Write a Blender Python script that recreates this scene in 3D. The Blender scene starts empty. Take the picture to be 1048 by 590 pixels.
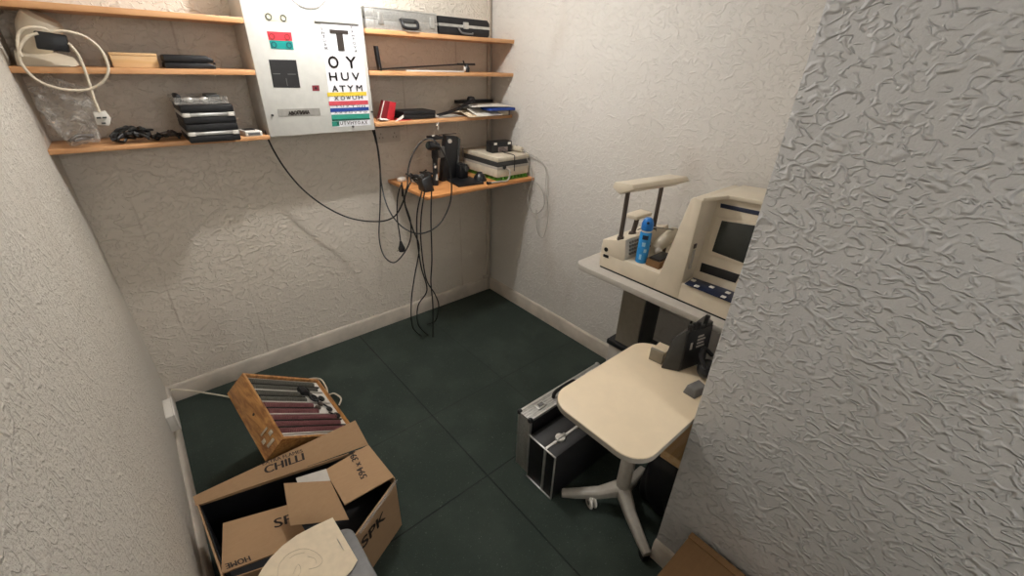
import bpy, bmesh, math, random
from mathutils import Vector, Matrix, Euler
random.seed(7)
COL = bpy.context.scene.collection
V = Vector

# ------------------------------------------------------------------ camera solve (measured from the photograph)
FPX, YAW, PITCH, ROLL = 433.07, 0.7253, 0.4889, 0.0345
CAM = V((-2.013, -2.5656, 1.7431))
_f = V((math.sin(YAW)*math.cos(PITCH), math.cos(YAW)*math.cos(PITCH), -math.sin(PITCH)))
_r0 = V((math.cos(YAW), -math.sin(YAW), 0)); _u0 = _r0.cross(_f)
CR = math.cos(ROLL)*_r0 + math.sin(ROLL)*_u0
CU = -math.sin(ROLL)*_r0 + math.cos(ROLL)*_u0
def ray(px, py): return _f*FPX + CR*(px-524) - CU*(py-295)
def at(px, py, ax, v):
    """point of the room seen at photo pixel, on the plane x/y/z = v"""
    d = ray(px, py); i = 'xyz'.index(ax)
    return CAM + d*((v-CAM[i])/d[i])
def atp(px, py, p0, n):
    d = ray(px, py); return CAM + d*((V(p0)-CAM).dot(V(n))/d.dot(V(n)))

# ------------------------------------------------------------------ materials
def lin(h):
    h = h.lstrip('#'); o = []
    for i in (0, 2, 4):
        c = int(h[i:i+2], 16)/255
        o.append(c/12.92 if c <= .04045 else ((c+.055)/1.055)**2.4)
    return (*o, 1)
class NT:
    def __init__(s, name):
        s.m = bpy.data.materials.new(name); s.m.use_nodes = True
        s.t = s.m.node_tree; s.t.nodes.clear()
        s.out = s.n('ShaderNodeOutputMaterial'); s.b = s.n('ShaderNodeBsdfPrincipled')
        s.l(s.b.outputs[0], s.out.inputs[0])
        s.co = s.n('ShaderNodeTexCoord').outputs['Object']
    def n(s, t, **k):
        nd = s.t.nodes.new(t)
        for a, b in k.items(): setattr(nd, a, b)
        return nd
    def l(s, a, b): s.t.links.new(a, b)
    def math(s, op, a, b=None, c=None, clamp=False):
        nd = s.n('ShaderNodeMath', operation=op, use_clamp=clamp)
        for i, v in enumerate((a, b, c)):
            if v is None: continue
            if isinstance(v, (int, float)): nd.inputs[i].default_value = v
            else: s.l(v, nd.inputs[i])
        return nd.outputs[0]
    def noise(s, scale, detail=2, vec=None, rough=.5, dist=0):
        nd = s.n('ShaderNodeTexNoise'); nd.inputs['Scale'].default_value = scale
        nd.inputs['Detail'].default_value = detail; nd.inputs['Roughness'].default_value = rough
        nd.inputs['Distortion'].default_value = dist
        s.l(vec if vec is not None else s.co, nd.inputs['Vector']); return nd.outputs['Fac']
    def mapping(s, scale=(1,1,1), rot=(0,0,0), vec=None):
        nd = s.n('ShaderNodeMapping'); nd.inputs['Scale'].default_value = scale; nd.inputs['Rotation'].default_value = rot
        s.l(vec if vec is not None else s.co, nd.inputs['Vector']); return nd.outputs[0]
    def ss(s, v, a, b):
        nd = s.n('ShaderNodeMapRange', interpolation_type='SMOOTHSTEP')
        s.l(v, nd.inputs['Value']); nd.inputs['From Min'].default_value = a; nd.inputs['From Max'].default_value = b
        return nd.outputs[0]
    def mix(s, fac, a, b):
        nd = s.n('ShaderNodeMix', data_type='RGBA')
        if isinstance(fac, (int, float)): nd.inputs['Factor'].default_value = fac
        else: s.l(fac, nd.inputs['Factor'])
        for v, k in ((a, 6), (b, 7)):
            if isinstance(v, tuple): nd.inputs[k].default_value = v
            else: s.l(v, nd.inputs[k])
        return nd.outputs[2]
    def bump(s, h, strength, dist):
        nd = s.n('ShaderNodeBump'); nd.inputs['Strength'].default_value = strength; nd.inputs['Distance'].default_value = dist
        s.l(h, nd.inputs['Height']); s.l(nd.outputs[0], s.b.inputs['Normal'])
    def base(s, c): 
        if isinstance(c, tuple): s.b.inputs['Base Color'].default_value = c
        else: s.l(c, s.b.inputs['Base Color'])
    def set(s, rough=.5, metal=0, **k):
        s.b.inputs['Roughness'].default_value = rough; s.b.inputs['Metallic'].default_value = metal
        for a, v in k.items(): s.b.inputs[a.replace('_', ' ')].default_value = v
_mats = {}
def mat(name, col, rough=.5, metal=0, vary=.08, scale=40, bump=0, **k):
    """plain surface with a little procedural wear"""
    if name in _mats: return _mats[name]
    t = NT(name); c = lin(col)
    d = tuple(x*(1-vary) for x in c[:3])+(1,); e = tuple(min(1, x*(1+vary)) for x in c[:3])+(1,)
    nz = t.noise(scale, 3)
    t.base(t.mix(t.ss(nz, .3, .7), d, e)); t.set(rough, metal, **k)
    if bump: t.bump(t.noise(scale*6, 3), .3, bump)
    _mats[name] = t.m; return t.m

def wall_mat(name, col, size, ridge, fine, stain=0.0, seams=None, rot=(.4, .3, .5), stretch=(1, 1, .7), height=.004):
    """painted embossed wallpaper: short wandering ridges over a grainy base"""
    t = NT(name)
    mp = t.mapping(stretch, rot)
    wob = t.n('ShaderNodeTexNoise'); wob.inputs['Scale'].default_value = 9*size; wob.inputs['Detail'].default_value = 2
    t.l(mp, wob.inputs['Vector'])
    sub = t.n('ShaderNodeVectorMath', operation='MULTIPLY_ADD'); t.l(wob.outputs['Color'], sub.inputs[0])
    sub.inputs[1].default_value = (.05/size,)*3; t.l(mp, sub.inputs[2])
    h = None
    for k, off in ((8.5, 0.0), (13.0, 3.7), (17.0, 8.1)):
        mo = t.n('ShaderNodeVectorMath', operation='ADD'); t.l(sub.outputs[0], mo.inputs[0]); mo.inputs[1].default_value = (off, off*2, off*.5)
        a = t.noise(k*size, 1.0, mo.outputs[0], .4)
        line = t.math('ABSOLUTE', t.math('SUBTRACT', a, .5))
        inv = t.ss(line, .050, .0)
        br = t.ss(t.noise(k*size*1.9, 1, mo.outputs[0]), .42, .57)
        r_ = t.math('MULTIPLY', t.math('MULTIPLY', inv, br), 1.0 if k < 12 else .7)
        h = r_ if h is None else t.math('MAXIMUM', h, r_)
    h2 = t.math('MULTIPLY', t.noise(95*size, 3), fine)
    h3 = t.math('MULTIPLY', t.noise(3, 2), .5)
    hh = t.math('ADD', t.math('MULTIPLY', h, ridge), t.math('ADD', h2, h3))
    c0 = lin(col); c = t.mix(t.math('MULTIPLY', t.ss(t.noise(1.7, 4), .35, .75), .35), c0, tuple(x*y for x, y in zip(c0[:3], (.86, .83, .78)))+(1,))
    if stain:
        c = t.mix(t.math('MULTIPLY', t.ss(t.noise(3.1, 5, t.mapping((1, 1, .5))), .56, .76), stain), c, lin('8d6f50'))
    if seams:   # wallpaper joints: thin upright lines with some brown bleeding through
        sx = t.n('ShaderNodeSeparateXYZ'); t.l(t.n('ShaderNodeNewGeometry').outputs['Position'], sx.inputs[0])
        xx = t.math('ADD', sx.outputs[0], t.math('MULTIPLY', t.math('SUBTRACT', t.noise(6, 1), .5), .012))
        tot = None
        for s0 in seams:
            d = t.ss(t.math('ABSOLUTE', t.math('SUBTRACT', xx, s0)), .007, .001)
            tot = d if tot is None else t.math('MAXIMUM', tot, d)
        c = t.mix(t.math('MULTIPLY', tot, t.math('MULTIPLY', t.ss(t.noise(4, 3), .42, .75), .4)), c, lin('86664a'))
        hh = t.math('SUBTRACT', hh, t.math('MULTIPLY', tot, .25))
    t.base(c); t.set(.62); t.bump(hh, .9, height); return t.m

M_wallb = wall_mat('back_wallpaper', 'e0d7ca', 1.9, .9, .30, stain=.10, seams=(-1.735, -.66, -.275, -2.09), height=.0043, rot=(.1, .12, .1), stretch=(.72, 1, 1.1))
M_wallr = wall_mat('side_wallpaper', 'd9d5cf', 1.9, .8, .30, stain=.17, height=.0034, rot=(.5, .1, .1), stretch=(1, .78, 1.05))
M_walll = wall_mat('left_wallpaper', 'dad3c8', 2.2, .6, .9, stain=.05, height=.0055)
M_pier = wall_mat('pier_wallpaper', 'cfcfcf', 2.2, 1.0, .22, stain=.10, height=.0056, rot=(.12, .1, .08), stretch=(1, .74, 1))
M_ceil = mat('ceiling_paint', 'efece6', .8, vary=.03, scale=8)
M_skirt = mat('skirting_paint', 'c3b9ac', .45, vary=.12, scale=9)

def carpet_mat():
    t = NT('carpet_tiles')
    sx = t.n('ShaderNodeSeparateXYZ'); t.l(t.n('ShaderNodeNewGeometry').outputs['Position'], sx.inputs[0])
    seam = None   # joints between half-metre tiles; a few have opened up more than the rest
    for o, x0, k in [(0, -1.1746+.5*i, {0: 1, 1: .38}.get(i, .10)) for i in range(-2, 3)]+[(1, -.9899+.5*i, {-1: .9, 0: .42}.get(i, .10)) for i in range(-5, 3)]:
        d = t.math('MULTIPLY', t.ss(t.math('ABSOLUTE', t.math('SUBTRACT', sx.outputs[o], x0)), .0055, .0012), k)
        seam = d if seam is None else t.math('MAXIMUM', seam, d)
    seam = t.math('MULTIPLY', seam, t.math('MULTIPLY_ADD', t.noise(3, 2), .9, .4))
    fib = t.noise(420, 2); blot = t.noise(5, 4)
    c = t.mix(fib, lin('192420'), lin('364139'))
    c = t.mix(t.math('MULTIPLY', t.ss(blot, .4, .72), .45), c, lin('3f4841'))
    c = t.mix(t.math('MULTIPLY', t.ss(t.noise(170, 1), .68, .80), .5), c, lin('74786f'))
    c = t.mix(t.math('MULTIPLY', seam, .85), c, lin('0a100d'))
    t.base(c); t.set(.95, Sheen_Weight=.0); t.bump(t.math('SUBTRACT', fib, t.math('MULTIPLY', seam, 1.5)), .6, .003); return t.m
M_carpet = carpet_mat()

def wood_mat(name, a, b, axis=0, rough=.45, sc=1):
    t = NT(name)
    s = [14*sc]*3; s[axis] = 1.2*sc
    nz = t.noise(3, 4, t.mapping(tuple(s)), .6, .6)
    c = t.mix(t.ss(nz, .3, .72), lin(a), lin(b)); t.base(c); t.set(rough); t.bump(nz, .15, .001); return t.m
M_shelf = wood_mat('pine_shelf', 'dba878', 'c58d5c', 0)
M_shelf_d = wood_mat('desk_shelf_pine', 'd79a62', 'bf7f48', 0)
M_case_w = wood_mat('varnished_wood', 'bd8a50', '84552a', 1, .3, 1.3)
M_block_w = wood_mat('light_board', 'dfbf94', 'cfa873', 0, .6)
def card_mat(name, a, b):
    t = NT(name)
    nz = t.noise(60, 3); st = t.noise(5, 2, t.mapping((1, 40, 40)))
    t.base(t.mix(t.math('MULTIPLY', t.math('ADD', nz, st), .5), lin(a), lin(b))); t.set(.85); t.bump(st, .15, .0015); return t.m
M_card = card_mat('corrugated_card', 'ad8c6a', '9c7c5b')
M_card_d = card_mat('dark_corrugated_card', '80603c', '6c4e30')
M_ink = mat('black_ink', '2a211b', .7)
M_white = mat('white_enamel', 'd0cfc9', .35, vary=.03)
M_white2 = mat('white_plastic', 'e4dfd6', .4, vary=.04)
M_cream = mat('cream_plastic', 'dbcfba', .45, vary=.04, scale=14)
M_cream2 = mat('beige_plastic', 'cfc5b2', .45, vary=.05)
M_lam = mat('cream_laminate', 'ecd9bb', .4, vary=.02, scale=20)
M_lamg = mat('pale_grey_laminate', 'b9b3aa', .4, vary=.03)
M_blk = mat('black_plastic', '16171a', .38, vary=.2)
M_blk2 = mat('black_leatherette', '131316', .5, vary=.25, bump=.0006)
M_rub = mat('black_cable_sheath', '1c1b1b', .5)
M_gcab = mat('grey_cable_sheath', 'a9a49b', .5)
M_wcab = mat('cream_cable_sheath', 'd9cdb9', .45)
M_dgrey = mat('dark_grey_plastic', '3b3b3a', .45, vary=.1)
M_mgrey = mat('mid_grey_plastic', '6b6a69', .45, vary=.08)
M_colgrey = mat('warm_grey_enamel', '8b8375', .4, vary=.05)
M_alu = mat('ribbed_aluminium', 'a9a8a4', .38, .5, vary=.12, scale=90)
M_alu2 = mat('silver_trim', 'd0cfcb', .28, .8)
M_brass = mat('pale_metal', 'd6cbb6', .25, .8)
M_rod = mat('brown_grey_rod', '5a5049', .35, .3)
M_screen = mat('crt_glass', '2b302d', .12, vary=.06)
M_navy = mat('navy_panel', '17233f', .4, vary=.2)
M_blue = mat('blue_print', '2a8fd6', .3, vary=.1)
M_blue2 = mat('deep_blue_cap', '1f78cc', .35)
M_bluew = mat('pale_blue_print', 'a8d4f0', .3)
M_red = mat('red_card', 'b3202b', .45, vary=.12)
M_paper = mat('white_paper', 'd8d3ca', .8, vary=.05)
M_paper2 = mat('cream_paper', 'dccbb0', .85, vary=.04)
M_pencil = mat('pencil_line', 'a89a84', .9)
M_blpap = mat('blue_folder', '20418f', .5)
M_green = mat('green_packing', '4f8a2a', .6, vary=.25)
M_fgrey = mat('grey_base', 'a39d93', .35, vary=.05)
def clear_mat():
    t = NT('clear_polythene'); nz = t.noise(16, 3, dist=1.5)
    t.base(lin('d9d6d0')); t.set(.2); t.l(t.math('MULTIPLY_ADD', t.ss(nz, .45, .8), .45, .14), t.b.inputs['Alpha'])
    t.bump(t.noise(22, 3, dist=1.5), .9, .012); return t.m
M_clear = clear_mat()

# ------------------------------------------------------------------ mesh building
class MB:
    def __init__(s): s.bm = bmesh.new()
    def _bev(s, verts, r, seg=2):
        if r <= 0: return
        ed = {e for v in verts for e in v.link_edges}
        bmesh.ops.bevel(s.bm, geom=list(ed), offset=r, segments=seg, profile=.5, affect='EDGES', clamp_overlap=True)
    def box(s, lo, hi, r=.0, M=None, seg=2):
        b = bmesh.new()
        x0, y0, z0 = lo; x1, y1, z1 = hi
        vs = [b.verts.new(p) for p in ((x0,y0,z0),(x1,y0,z0),(x1,y1,z0),(x0,y1,z0),(x0,y0,z1),(x1,y0,z1),(x1,y1,z1),(x0,y1,z1))]
        for q in ((3,2,1,0),(4,5,6,7),(0,1,5,4),(1,2,6,5),(2,3,7,6),(3,0,4,7)): b.faces.new([vs[i] for i in q])
        return s._join(b, r, M, seg)
    def _join(s, b, r=0, M=None, seg=2):
        bmesh.ops.recalc_face_normals(b, faces=b.faces)
        if r > 0: bmesh.ops.bevel(b, geom=list(b.edges), offset=r, segments=seg, profile=.5, affect='EDGES', clamp_overlap=True)
        if M is not None: b.transform(M)
        me = bpy.data.meshes.new('tmp'); b.to_mesh(me); b.free(); s.bm.from_mesh(me); bpy.data.meshes.remove(me); return s
    def hexa(s, p, r=0):
        """8 corners: bottom ring then top ring"""
        b = bmesh.new(); vs = [b.verts.new(q) for q in p]
        for q in ((3,2,1,0),(4,5,6,7),(0,1,5,4),(1,2,6,5),(2,3,7,6),(3,0,4,7)): b.faces.new([vs[i] for i in q])
        return s._join(b, r)
    def prism(s, pts, d, r=0, M=None, seg=2):
        """polygon (3-D points) swept by vector d"""
        b = bmesh.new(); d = V(d)
        a = [b.verts.new(V(p)) for p in pts]; c = [b.verts.new(V(p)+d) for p in pts]; n = len(pts)
        b.faces.new(a); b.faces.new(c[::-1])
        for i in range(n): b.faces.new((a[i], c[i], c[(i+1) % n], a[(i+1) % n]))
        return s._join(b, r, M, seg)
    def sheet(s, grid, th=.001, nrm=None):
        """grid of points [rows][cols] given thickness"""
        b = bmesh.new(); R, C = len(grid), len(grid[0])
        g = [[V(p) for p in row] for row in grid]
        if nrm is None:
            nrm = (g[0][-1]-g[0][0]).cross(g[-1][0]-g[0][0]).normalized()
        n = V(nrm)*th
        t = [[b.verts.new(p) for p in row] for row in g]; u = [[b.verts.new(p-n) for p in row] for row in g]
        for i in range(R-1):
            for j in range(C-1):
                b.faces.new((t[i][j], t[i][j+1], t[i+1][j+1], t[i+1][j])); b.faces.new((u[i+1][j], u[i+1][j+1], u[i][j+1], u[i][j]))
        ring = [(0,j) for j in range(C)]+[(i,C-1) for i in range(1,R)]+[(R-1,j) for j in range(C-2,-1,-1)]+[(i,0) for i in range(R-2,0,-1)]
        for k in range(len(ring)):
            a, c = ring[k], ring[(k+1) % len(ring)]
            b.faces.new((t[a[0]][a[1]], u[a[0]][a[1]], u[c[0]][c[1]], t[c[0]][c[1]]))
        return s._join(b)
    def quad(s, a, b_, c, d, th=.001, nrm=None): return s.sheet([[a, b_], [d, c]], th, nrm)
    def cyl(s, p0, p1, r0, r1=None, n=20, bev=0): 
        p0, p1 = V(p0), V(p1); r1 = r0 if r1 is None else r1
        return s.lathe(p0, p1-p0, [(0, 0), (r0, 0), (r1, 1), (0, 1)] if not bev else [(0,0),(r0-bev,0),(r0,bev/(p1-p0).length),(r1,1-bev/(p1-p0).length),(r1-bev,1),(0,1)], n)
    def lathe(s, p0, axis, prof, n=20):
        """prof: (radius, fraction along axis)"""
        p0, ax = V(p0), V(axis); q = ax.normalized().to_track_quat('Z', 'Y').to_matrix()
        e1, e2 = q @ V((1,0,0)), q @ V((0,1,0)); b = bmesh.new(); rings = []
        for r, t in prof:
            c = p0+ax*t
            if r <= 1e-6: rings.append([b.verts.new(c)])
            else: rings.append([b.verts.new(c+(e1*math.cos(2*math.pi*i/n)+e2*math.sin(2*math.pi*i/n))*r) for i in range(n)])
        for A, B in zip(rings, rings[1:]):
            for i in range(n):
                j = (i+1) % n
                if len(A) == 1 and len(B) == 1: continue
                if len(A) == 1: b.faces.new((A[0], B[i], B[j]))
                elif len(B) == 1: b.faces.new((A[i], B[0], A[j]))
                else: b.faces.new((A[i], B[i], B[j], A[j]))
        return s._join(b)
    def ball(s, c, r, sc=(1,1,1), M=None):
        b = bmesh.new(); bmesh.ops.create_uvsphere(b, u_segments=18, v_segments=12, radius=r)
        m = Matrix.Translation(V(c)) @ Matrix.Diagonal((*sc, 1))
        b.transform(m); return s._join(b, 0, M)
    def tube(s, pts, r, n=8, sub=6, closed=False):
        P = spline(pts, sub) if sub > 1 else [V(p) for p in pts]
        b = bmesh.new(); rings = []; up = None
        for i, p in enumerate(P):
            t = (P[min(i+1, len(P)-1)]-P[max(i-1, 0)]).normalized()
            if up is None: up = t.orthogonal().normalized()
            up = (up - t*up.dot(t)); up = up.normalized() if up.length > 1e-6 else t.orthogonal().normalized()
            w = t.cross(up)
            rr = r(i/(len(P)-1)) if callable(r) else r
            rings.append([b.verts.new(p+(up*math.cos(2*math.pi*k/n)+w*math.sin(2*math.pi*k/n))*rr) for k in range(n)])
        for A, B in zip(rings, rings[1:]):
            for i in range(n): b.faces.new((A[i], A[(i+1) % n], B[(i+1) % n], B[i]))
        b.faces.new(rings[0][::-1]); b.faces.new(rings[-1])
        return s._join(b)
    def xf(s, M): s.bm.transform(M); return s
def spline(pts, sub):
    P = [V(p) for p in pts]; out = []
    for i in range(len(P)-1):
        p0, p1, p2, p3 = P[max(i-1, 0)], P[i], P[i+1], P[min(i+2, len(P)-1)]
        for k in range(sub):
            t = k/sub
            out.append(.5*((2*p1)+(-p0+p2)*t+(2*p0-5*p1+4*p2-p3)*t*t+(-p0+3*p1-3*p2+p3)*t**3))
    out.append(P[-1]); return out

def wloc(o):
    l = o.location.copy()
    while o.parent: o = o.parent; l = l+o.location
    return l
def tag(o, label=None, cat=None, group=None, kind=None):
    for k, v in (('label', label), ('category', cat), ('group', group), ('kind', kind)):
        if v: o[k] = v
    return o
def obj(name, mb, m, parent=None, label=None, smooth=35):
    me = bpy.data.meshes.new(name)
    bmesh.ops.remove_doubles(mb.bm, verts=mb.bm.verts, dist=1e-6)
    mb.bm.to_mesh(me); mb.bm.free()
    me.materials.append(m)
    return link(name, me, parent, label, smooth)
def link(name, me, parent, label=None, smooth=35):
    xs = [v.co for v in me.vertices]
    lo = V((min(p.x for p in xs), min(p.y for p in xs), min(p.z for p in xs))); hi = V((max(p.x for p in xs), max(p.y for p in xs), max(p.z for p in xs)))
    c = V(((lo.x+hi.x)/2, (lo.y+hi.y)/2, lo.z))
    me.transform(Matrix.Translation(-c))
    if smooth:
        for p in me.polygons: p.use_smooth = True
        try: me.set_sharp_from_angle(angle=math.radians(smooth))
        except Exception: pass
    o = bpy.data.objects.new(name, me); COL.objects.link(o)
    if parent: o.parent = parent; o.location = c-wloc(parent)
    else: o.location = c
    if label: o['label'] = label
    return o
def thing(name, loc, label, cat, group=None):
    o = bpy.data.objects.new(name, None); o.empty_display_size = .05; COL.objects.link(o); o.location = V(loc)
    return tag(o, label, cat, group)
def pieces(name, mbs, m, parent, **k):
    return [obj(name, b, m, parent, **k) for b in mbs]
def struct(name, mb, m): return tag(obj(name, mb, m), kind='structure')

def text_mesh(s):
    cu = bpy.data.curves.new('t', 'FONT'); cu.body = s; cu.size = 1; cu.extrude = .0; cu.resolution_u = 3
    o = bpy.data.objects.new('t', cu); COL.objects.link(o)
    dg = bpy.context.evaluated_depsgraph_get(); dg.update()
    me = bpy.data.meshes.new_from_object(o.evaluated_get(dg))
    bpy.data.objects.remove(o); bpy.data.curves.remove(cu); return me
def text_bm(mb, s, org, u, v, w, h, lift=.0008, bold=0):
    """flat lettering filling w x h from org along unit vectors u (reading direction), v (letter up)"""
    me = text_mesh(s); u, v, org = V(u).normalized(), V(v).normalized(), V(org); n = u.cross(v)
    xs = [p.co.x for p in me.vertices]; ys = [p.co.y for p in me.vertices]
    x0, x1, y0, y1 = min(xs), max(xs), min(ys), max(ys)
    for dx, dy in ([(0, 0)] if not bold else [(-bold, 0), (bold, 0), (0, bold), (0, -bold)]):
        m2 = me.copy()
        for p in m2.vertices:
            a = (p.co.x-x0)/(x1-x0)*w+dx; b = (p.co.y-y0)/max(y1-y0, 1e-6)*h+dy
            p.co = org+u*a+v*b+n*(lift+abs(dx)*.01+abs(dy)*.02)
        mb.bm.from_mesh(m2); bpy.data.meshes.remove(m2)
    bpy.data.meshes.remove(me); return mb

# ================================================================== THE ROOM
XL, XP, YP = -2.255, -.887, -2.203
YB, ZC, ZT = -4.6, 2.42, .015
struct('floor', MB().box((XL-.15, YB-.1, -.05), (.15, .15, 0)), M_carpet)
struct('ceiling', MB().box((XL-.15, YB-.1, ZC), (.15, .15, ZC+.05)), M_ceil)
struct('wall_back', MB().box((XL-.1, ZT, 0), (.12, .12, ZC)), M_wallb)
struct('wall_right', MB().box((ZT, YP-.1, 0), (.12, ZT, ZC)), M_wallr)
struct('wall_left', MB().box((XL-.1, YB, 0), (XL, ZT, ZC)), M_walll)
struct('wall_pier', MB().box((XP, YB, 0), (.12, YP, ZC), .004), M_pier)
struct('wall_front', MB().box((XL-.1, YB-.1, 0), (.12, YB, ZC)), M_ceil)
def skirt_y(x0, x1, y, sgn):   # runs along x; front face at y
    H = .108; d = sgn
    return MB().prism([(x0, y, 0), (x0, y, H-.014), (x0, y+.006*d, H-.004), (x0, y+.010*d, H), (x0, y+.016*d, H), (x0, y+.016*d, 0)], (x1-x0, 0, 0))
def skirt_x(y0, y1, x, d):
    H = .108
    return MB().prism([(x, y0, 0), (x, y0, H-.014), (x+.006*d, y0, H-.004), (x+.010*d, y0, H), (x+.016*d, y0, H), (x+.016*d, y0, 0)], (0, y1-y0, 0))
struct('baseboard_back', skirt_y(XL, 0.015, 0, 1), M_skirt)
struct('baseboard_right', skirt_x(YP, 0.015, 0, 1), M_skirt)
struct('baseboard_left', skirt_x(YB, 0, XL+.016, -1), M_skirt)
struct('baseboard_pier', skirt_x(YB, YP, XP-.014, 1), M_skirt)
# boxed-in conduit in the corner
c = MB().box((-.028, -.004, .0), (-.006, .016, ZC), .003); c.box((-.075, -.012, .125), (-.0, .0, .145), .003)
struct('trim_1', c, M_skirt)

# ------------------------------------------------------------------ sockets on the walls
so = thing('wall_socket', (-.79, ZT, 1.30), 'painted-over double wall socket on back wall behind hanging cables', 'socket')
a, b_ = at(383, 140, 'y', .012), at(417, 155, 'y', .012)
obj('face_plate', MB().box((-.885, .003, 1.285), (-.715, ZT, 1.375), .004), M_skirt, so)
for x in (-.845, -.755):
    for dx, dz in ((0, .052), (-.011, .03), (.011, .03)): obj('pin_hole', MB().box((x+dx-.003, .001, 1.285+dz-.005), (x+dx+.003, .004, 1.285+dz+.005)), M_colgrey, so)
so = thing('wall_socket', (XL, -.38, .16), 'white surface-mounted socket box low on the left wall', 'socket')
obj('back_box', MB().box((XL, -.465, .160), (XL+.030, -.315, .250), .004), M_white2, so)
obj('face_plate', MB().box((XL+.030, -.468, .157), (XL+.038, -.312, .253), .003), M_white2, so)

# ================================================================== SHELVES on the back wall
SY = -.22
def shelf(x0, x1, z0, label, th=.021, y0=SY, y1=ZT, m=M_shelf, g='shelves on the back wall'):
    t = obj('wall_shelf', MB().box((x0, y0, z0), (x1, y1, z0+th), .002), m); return tag(t, label, 'shelf', g)
XS = -1.503; XR = -.967
shelf(XL, XS, 1.857, 'empty pine shelf left of the eye chart cabinet, topmost of three')
shelf(XL, XS, 1.660, 'pine shelf left of the eye chart, holding the cream instrument and board box')
shelf(XL, XS, 1.387, 'pine shelf left of the eye chart, lowest of three, holding two stacked black cases', .018)
shelf(XR, ZT, 1.852, 'pine shelf right of the eye chart, topmost of three, holding the silver flight case')
shelf(XR, ZT, 1.663, 'pine shelf right of the eye chart, middle of three, holding a black angled stand')
shelf(XR, ZT, 1.412, 'lowest pine shelf right of the eye chart, holding papers and a red card box')
ZD = 1.056
shelf(-.825, ZT, ZD-.020, 'deep orange pine corner shelf carrying cables and the cream control unit', .020, -.468, ZT, M_shelf_d, None)

# ================================================================== EYE CHART CABINET
YC = -.208
cab = thing('eye_chart_cabinet', (-1.23, 0, 1.395), 'white illuminated eye test cabinet with coloured letter chart on back wall', 'eye chart')
zt = 2.08
obj('housing', MB().box((XS+.004, YC, 1.394), (XR-.003, ZT, zt), .004), M_white, cab)
def cq(px, dy=.0): return [at(x, y, 'y', YC-dy) for x, y in px]
def patch(name, px, m, par=cab, th=.0015, lift=.0015):
    P = cq(px, lift); return obj(name, MB().quad(*P, th, (0, -1, 0)), m, par)
Mc_red = mat('red_filter', 'e23a46', .3); Mc_grn = mat('green_filter', '128c86', .3); Mc_blk = mat('matt_black_window', '1d1c1d', .5)
Mc_ylw = mat('yellow_bar', 'd9bd3c', .5); Mc_rbar = mat('red_bar', 'c44a55', .5); Mc_bbar = mat('blue_bar', '1f3f8c', .5)
Mc_gbar = mat('green_bar', '2a8a78', .5); Mc_dgb = mat('dark_green_bar', '1b5548', .5); Mc_opal = mat('opal_panel', 'e9e9ee', .35); Mc_mar = mat('maroon_tile', '7c3038', .4)
Mc_bei = mat('beige_window', 'cfcbb4', .4); Mc_slot = mat('grey_slot', '8f8c86', .5)
Mc_dr = mat('dark_red_ring', '7d2a2c', .5); Mc_dg = mat('dark_green_ring', '0b4a55', .5)
def ring(mb, c, r0, r1, n=24):
    b = bmesh.new(); c = V(c)
    A = [b.verts.new(c+V((math.cos(t)*r0, 0, math.sin(t)*r0))) for t in [2*math.pi*i/n for i in range(n)]]
    B = [b.verts.new(c+V((math.cos(t)*r1, 0, math.sin(t)*r1))) for t in [2*math.pi*i/n for i in range(n)]]
    C = [b.verts.new(v.co+V((0, .001, 0))) for v in A]; D = [b.verts.new(v.co+V((0, .001, 0))) for v in B]
    for i in range(n):
        j = (i+1) % n
        b.faces.new((A[i], A[j], B[j], B[i])); b.faces.new((A[j], A[i], C[i], C[j])); b.faces.new((B[i], B[j], D[j], D[i])); b.faces.new((D[i], D[j], C[j], C[i]))
    return mb._join(b)
def rings(px, r, m, par, w=.3):
    for x, y in px: mb = MB(); ring(mb, at(x, y, 'y', YC-.004), r*(1-w), r); obj('test_ring', mb, m, par)
# top dial panel
pan = patch('dial_panel', [(262, -14), (363, -6), (366, 11), (268, 4)], Mc_opal)
mb = MB(); ring(mb, at(312, -19, 'y', YC-.004), .098, .104, 48); obj('dial_ring', mb, Mc_slot, pan)
w = patch('beige_window', [(270, 12), (294.5, 14.5), (296, 23), (272.5, 21)], Mc_bei); rings([(275, 17), (290, 18.5)], .013, M_dgrey, w)
w = patch('red_window', [(273, 32), (298, 33.2), (299.3, 42), (275.3, 41)], Mc_red); rings([(278.4, 37.3), (294, 38)], .012, Mc_dr, w)
w = patch('green_window', [(275.5, 41.3), (299.4, 42.3), (300.8, 51), (277.5, 49.8)], Mc_grn); rings([(280.5, 45.8), (296, 46.5)], .012, Mc_dg, w)
w = patch('black_window', [(275, 61), (303, 61.5), (307.5, 90), (280, 89.5)], Mc_blk)
for a, b_ in (((279.5, 75.6), (287, 75.8)), ((294.5, 76), (303, 76.4))):
    p, q = at(*a, 'y', YC-.004), at(*b_, 'y', YC-.004); obj('fixation_line', MB().box((p.x, YC-.0045, p.z-.0015), (q.x, YC-.003, p.z+.0015)), M_mgrey, w)
p, q = at(292.8, 80, 'y', YC-.004), at(294, 88, 'y', YC-.004); mb = MB().box((p.x-.0012, YC-.0045, q.z), (p.x+.0012, YC-.003, p.z))
obj('fixation_line', mb, M_mgrey, w)
w = patch('maroon_tile', [(319.3, 87.5), (326.5, 87.3), (327.2, 93), (320, 93.2)], Mc_mar); rings([(323.2, 90.3)], .005, Mc_blk, w, .9)
# recessed name plate with dark lettering
w = patch('name_slot', [(284, 112), (327, 110.7), (328.4, 118.2), (285.2, 119.6)], Mc_slot)
P = at(295.5, 117.9, 'y', YC-.003)
obj('name_lettering', text_bm(MB(), 'ABOΠИИA', P, (1, 0, .02), (0, 0, 1), .098, .017, .001, .0012), M_ink, w)
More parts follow.
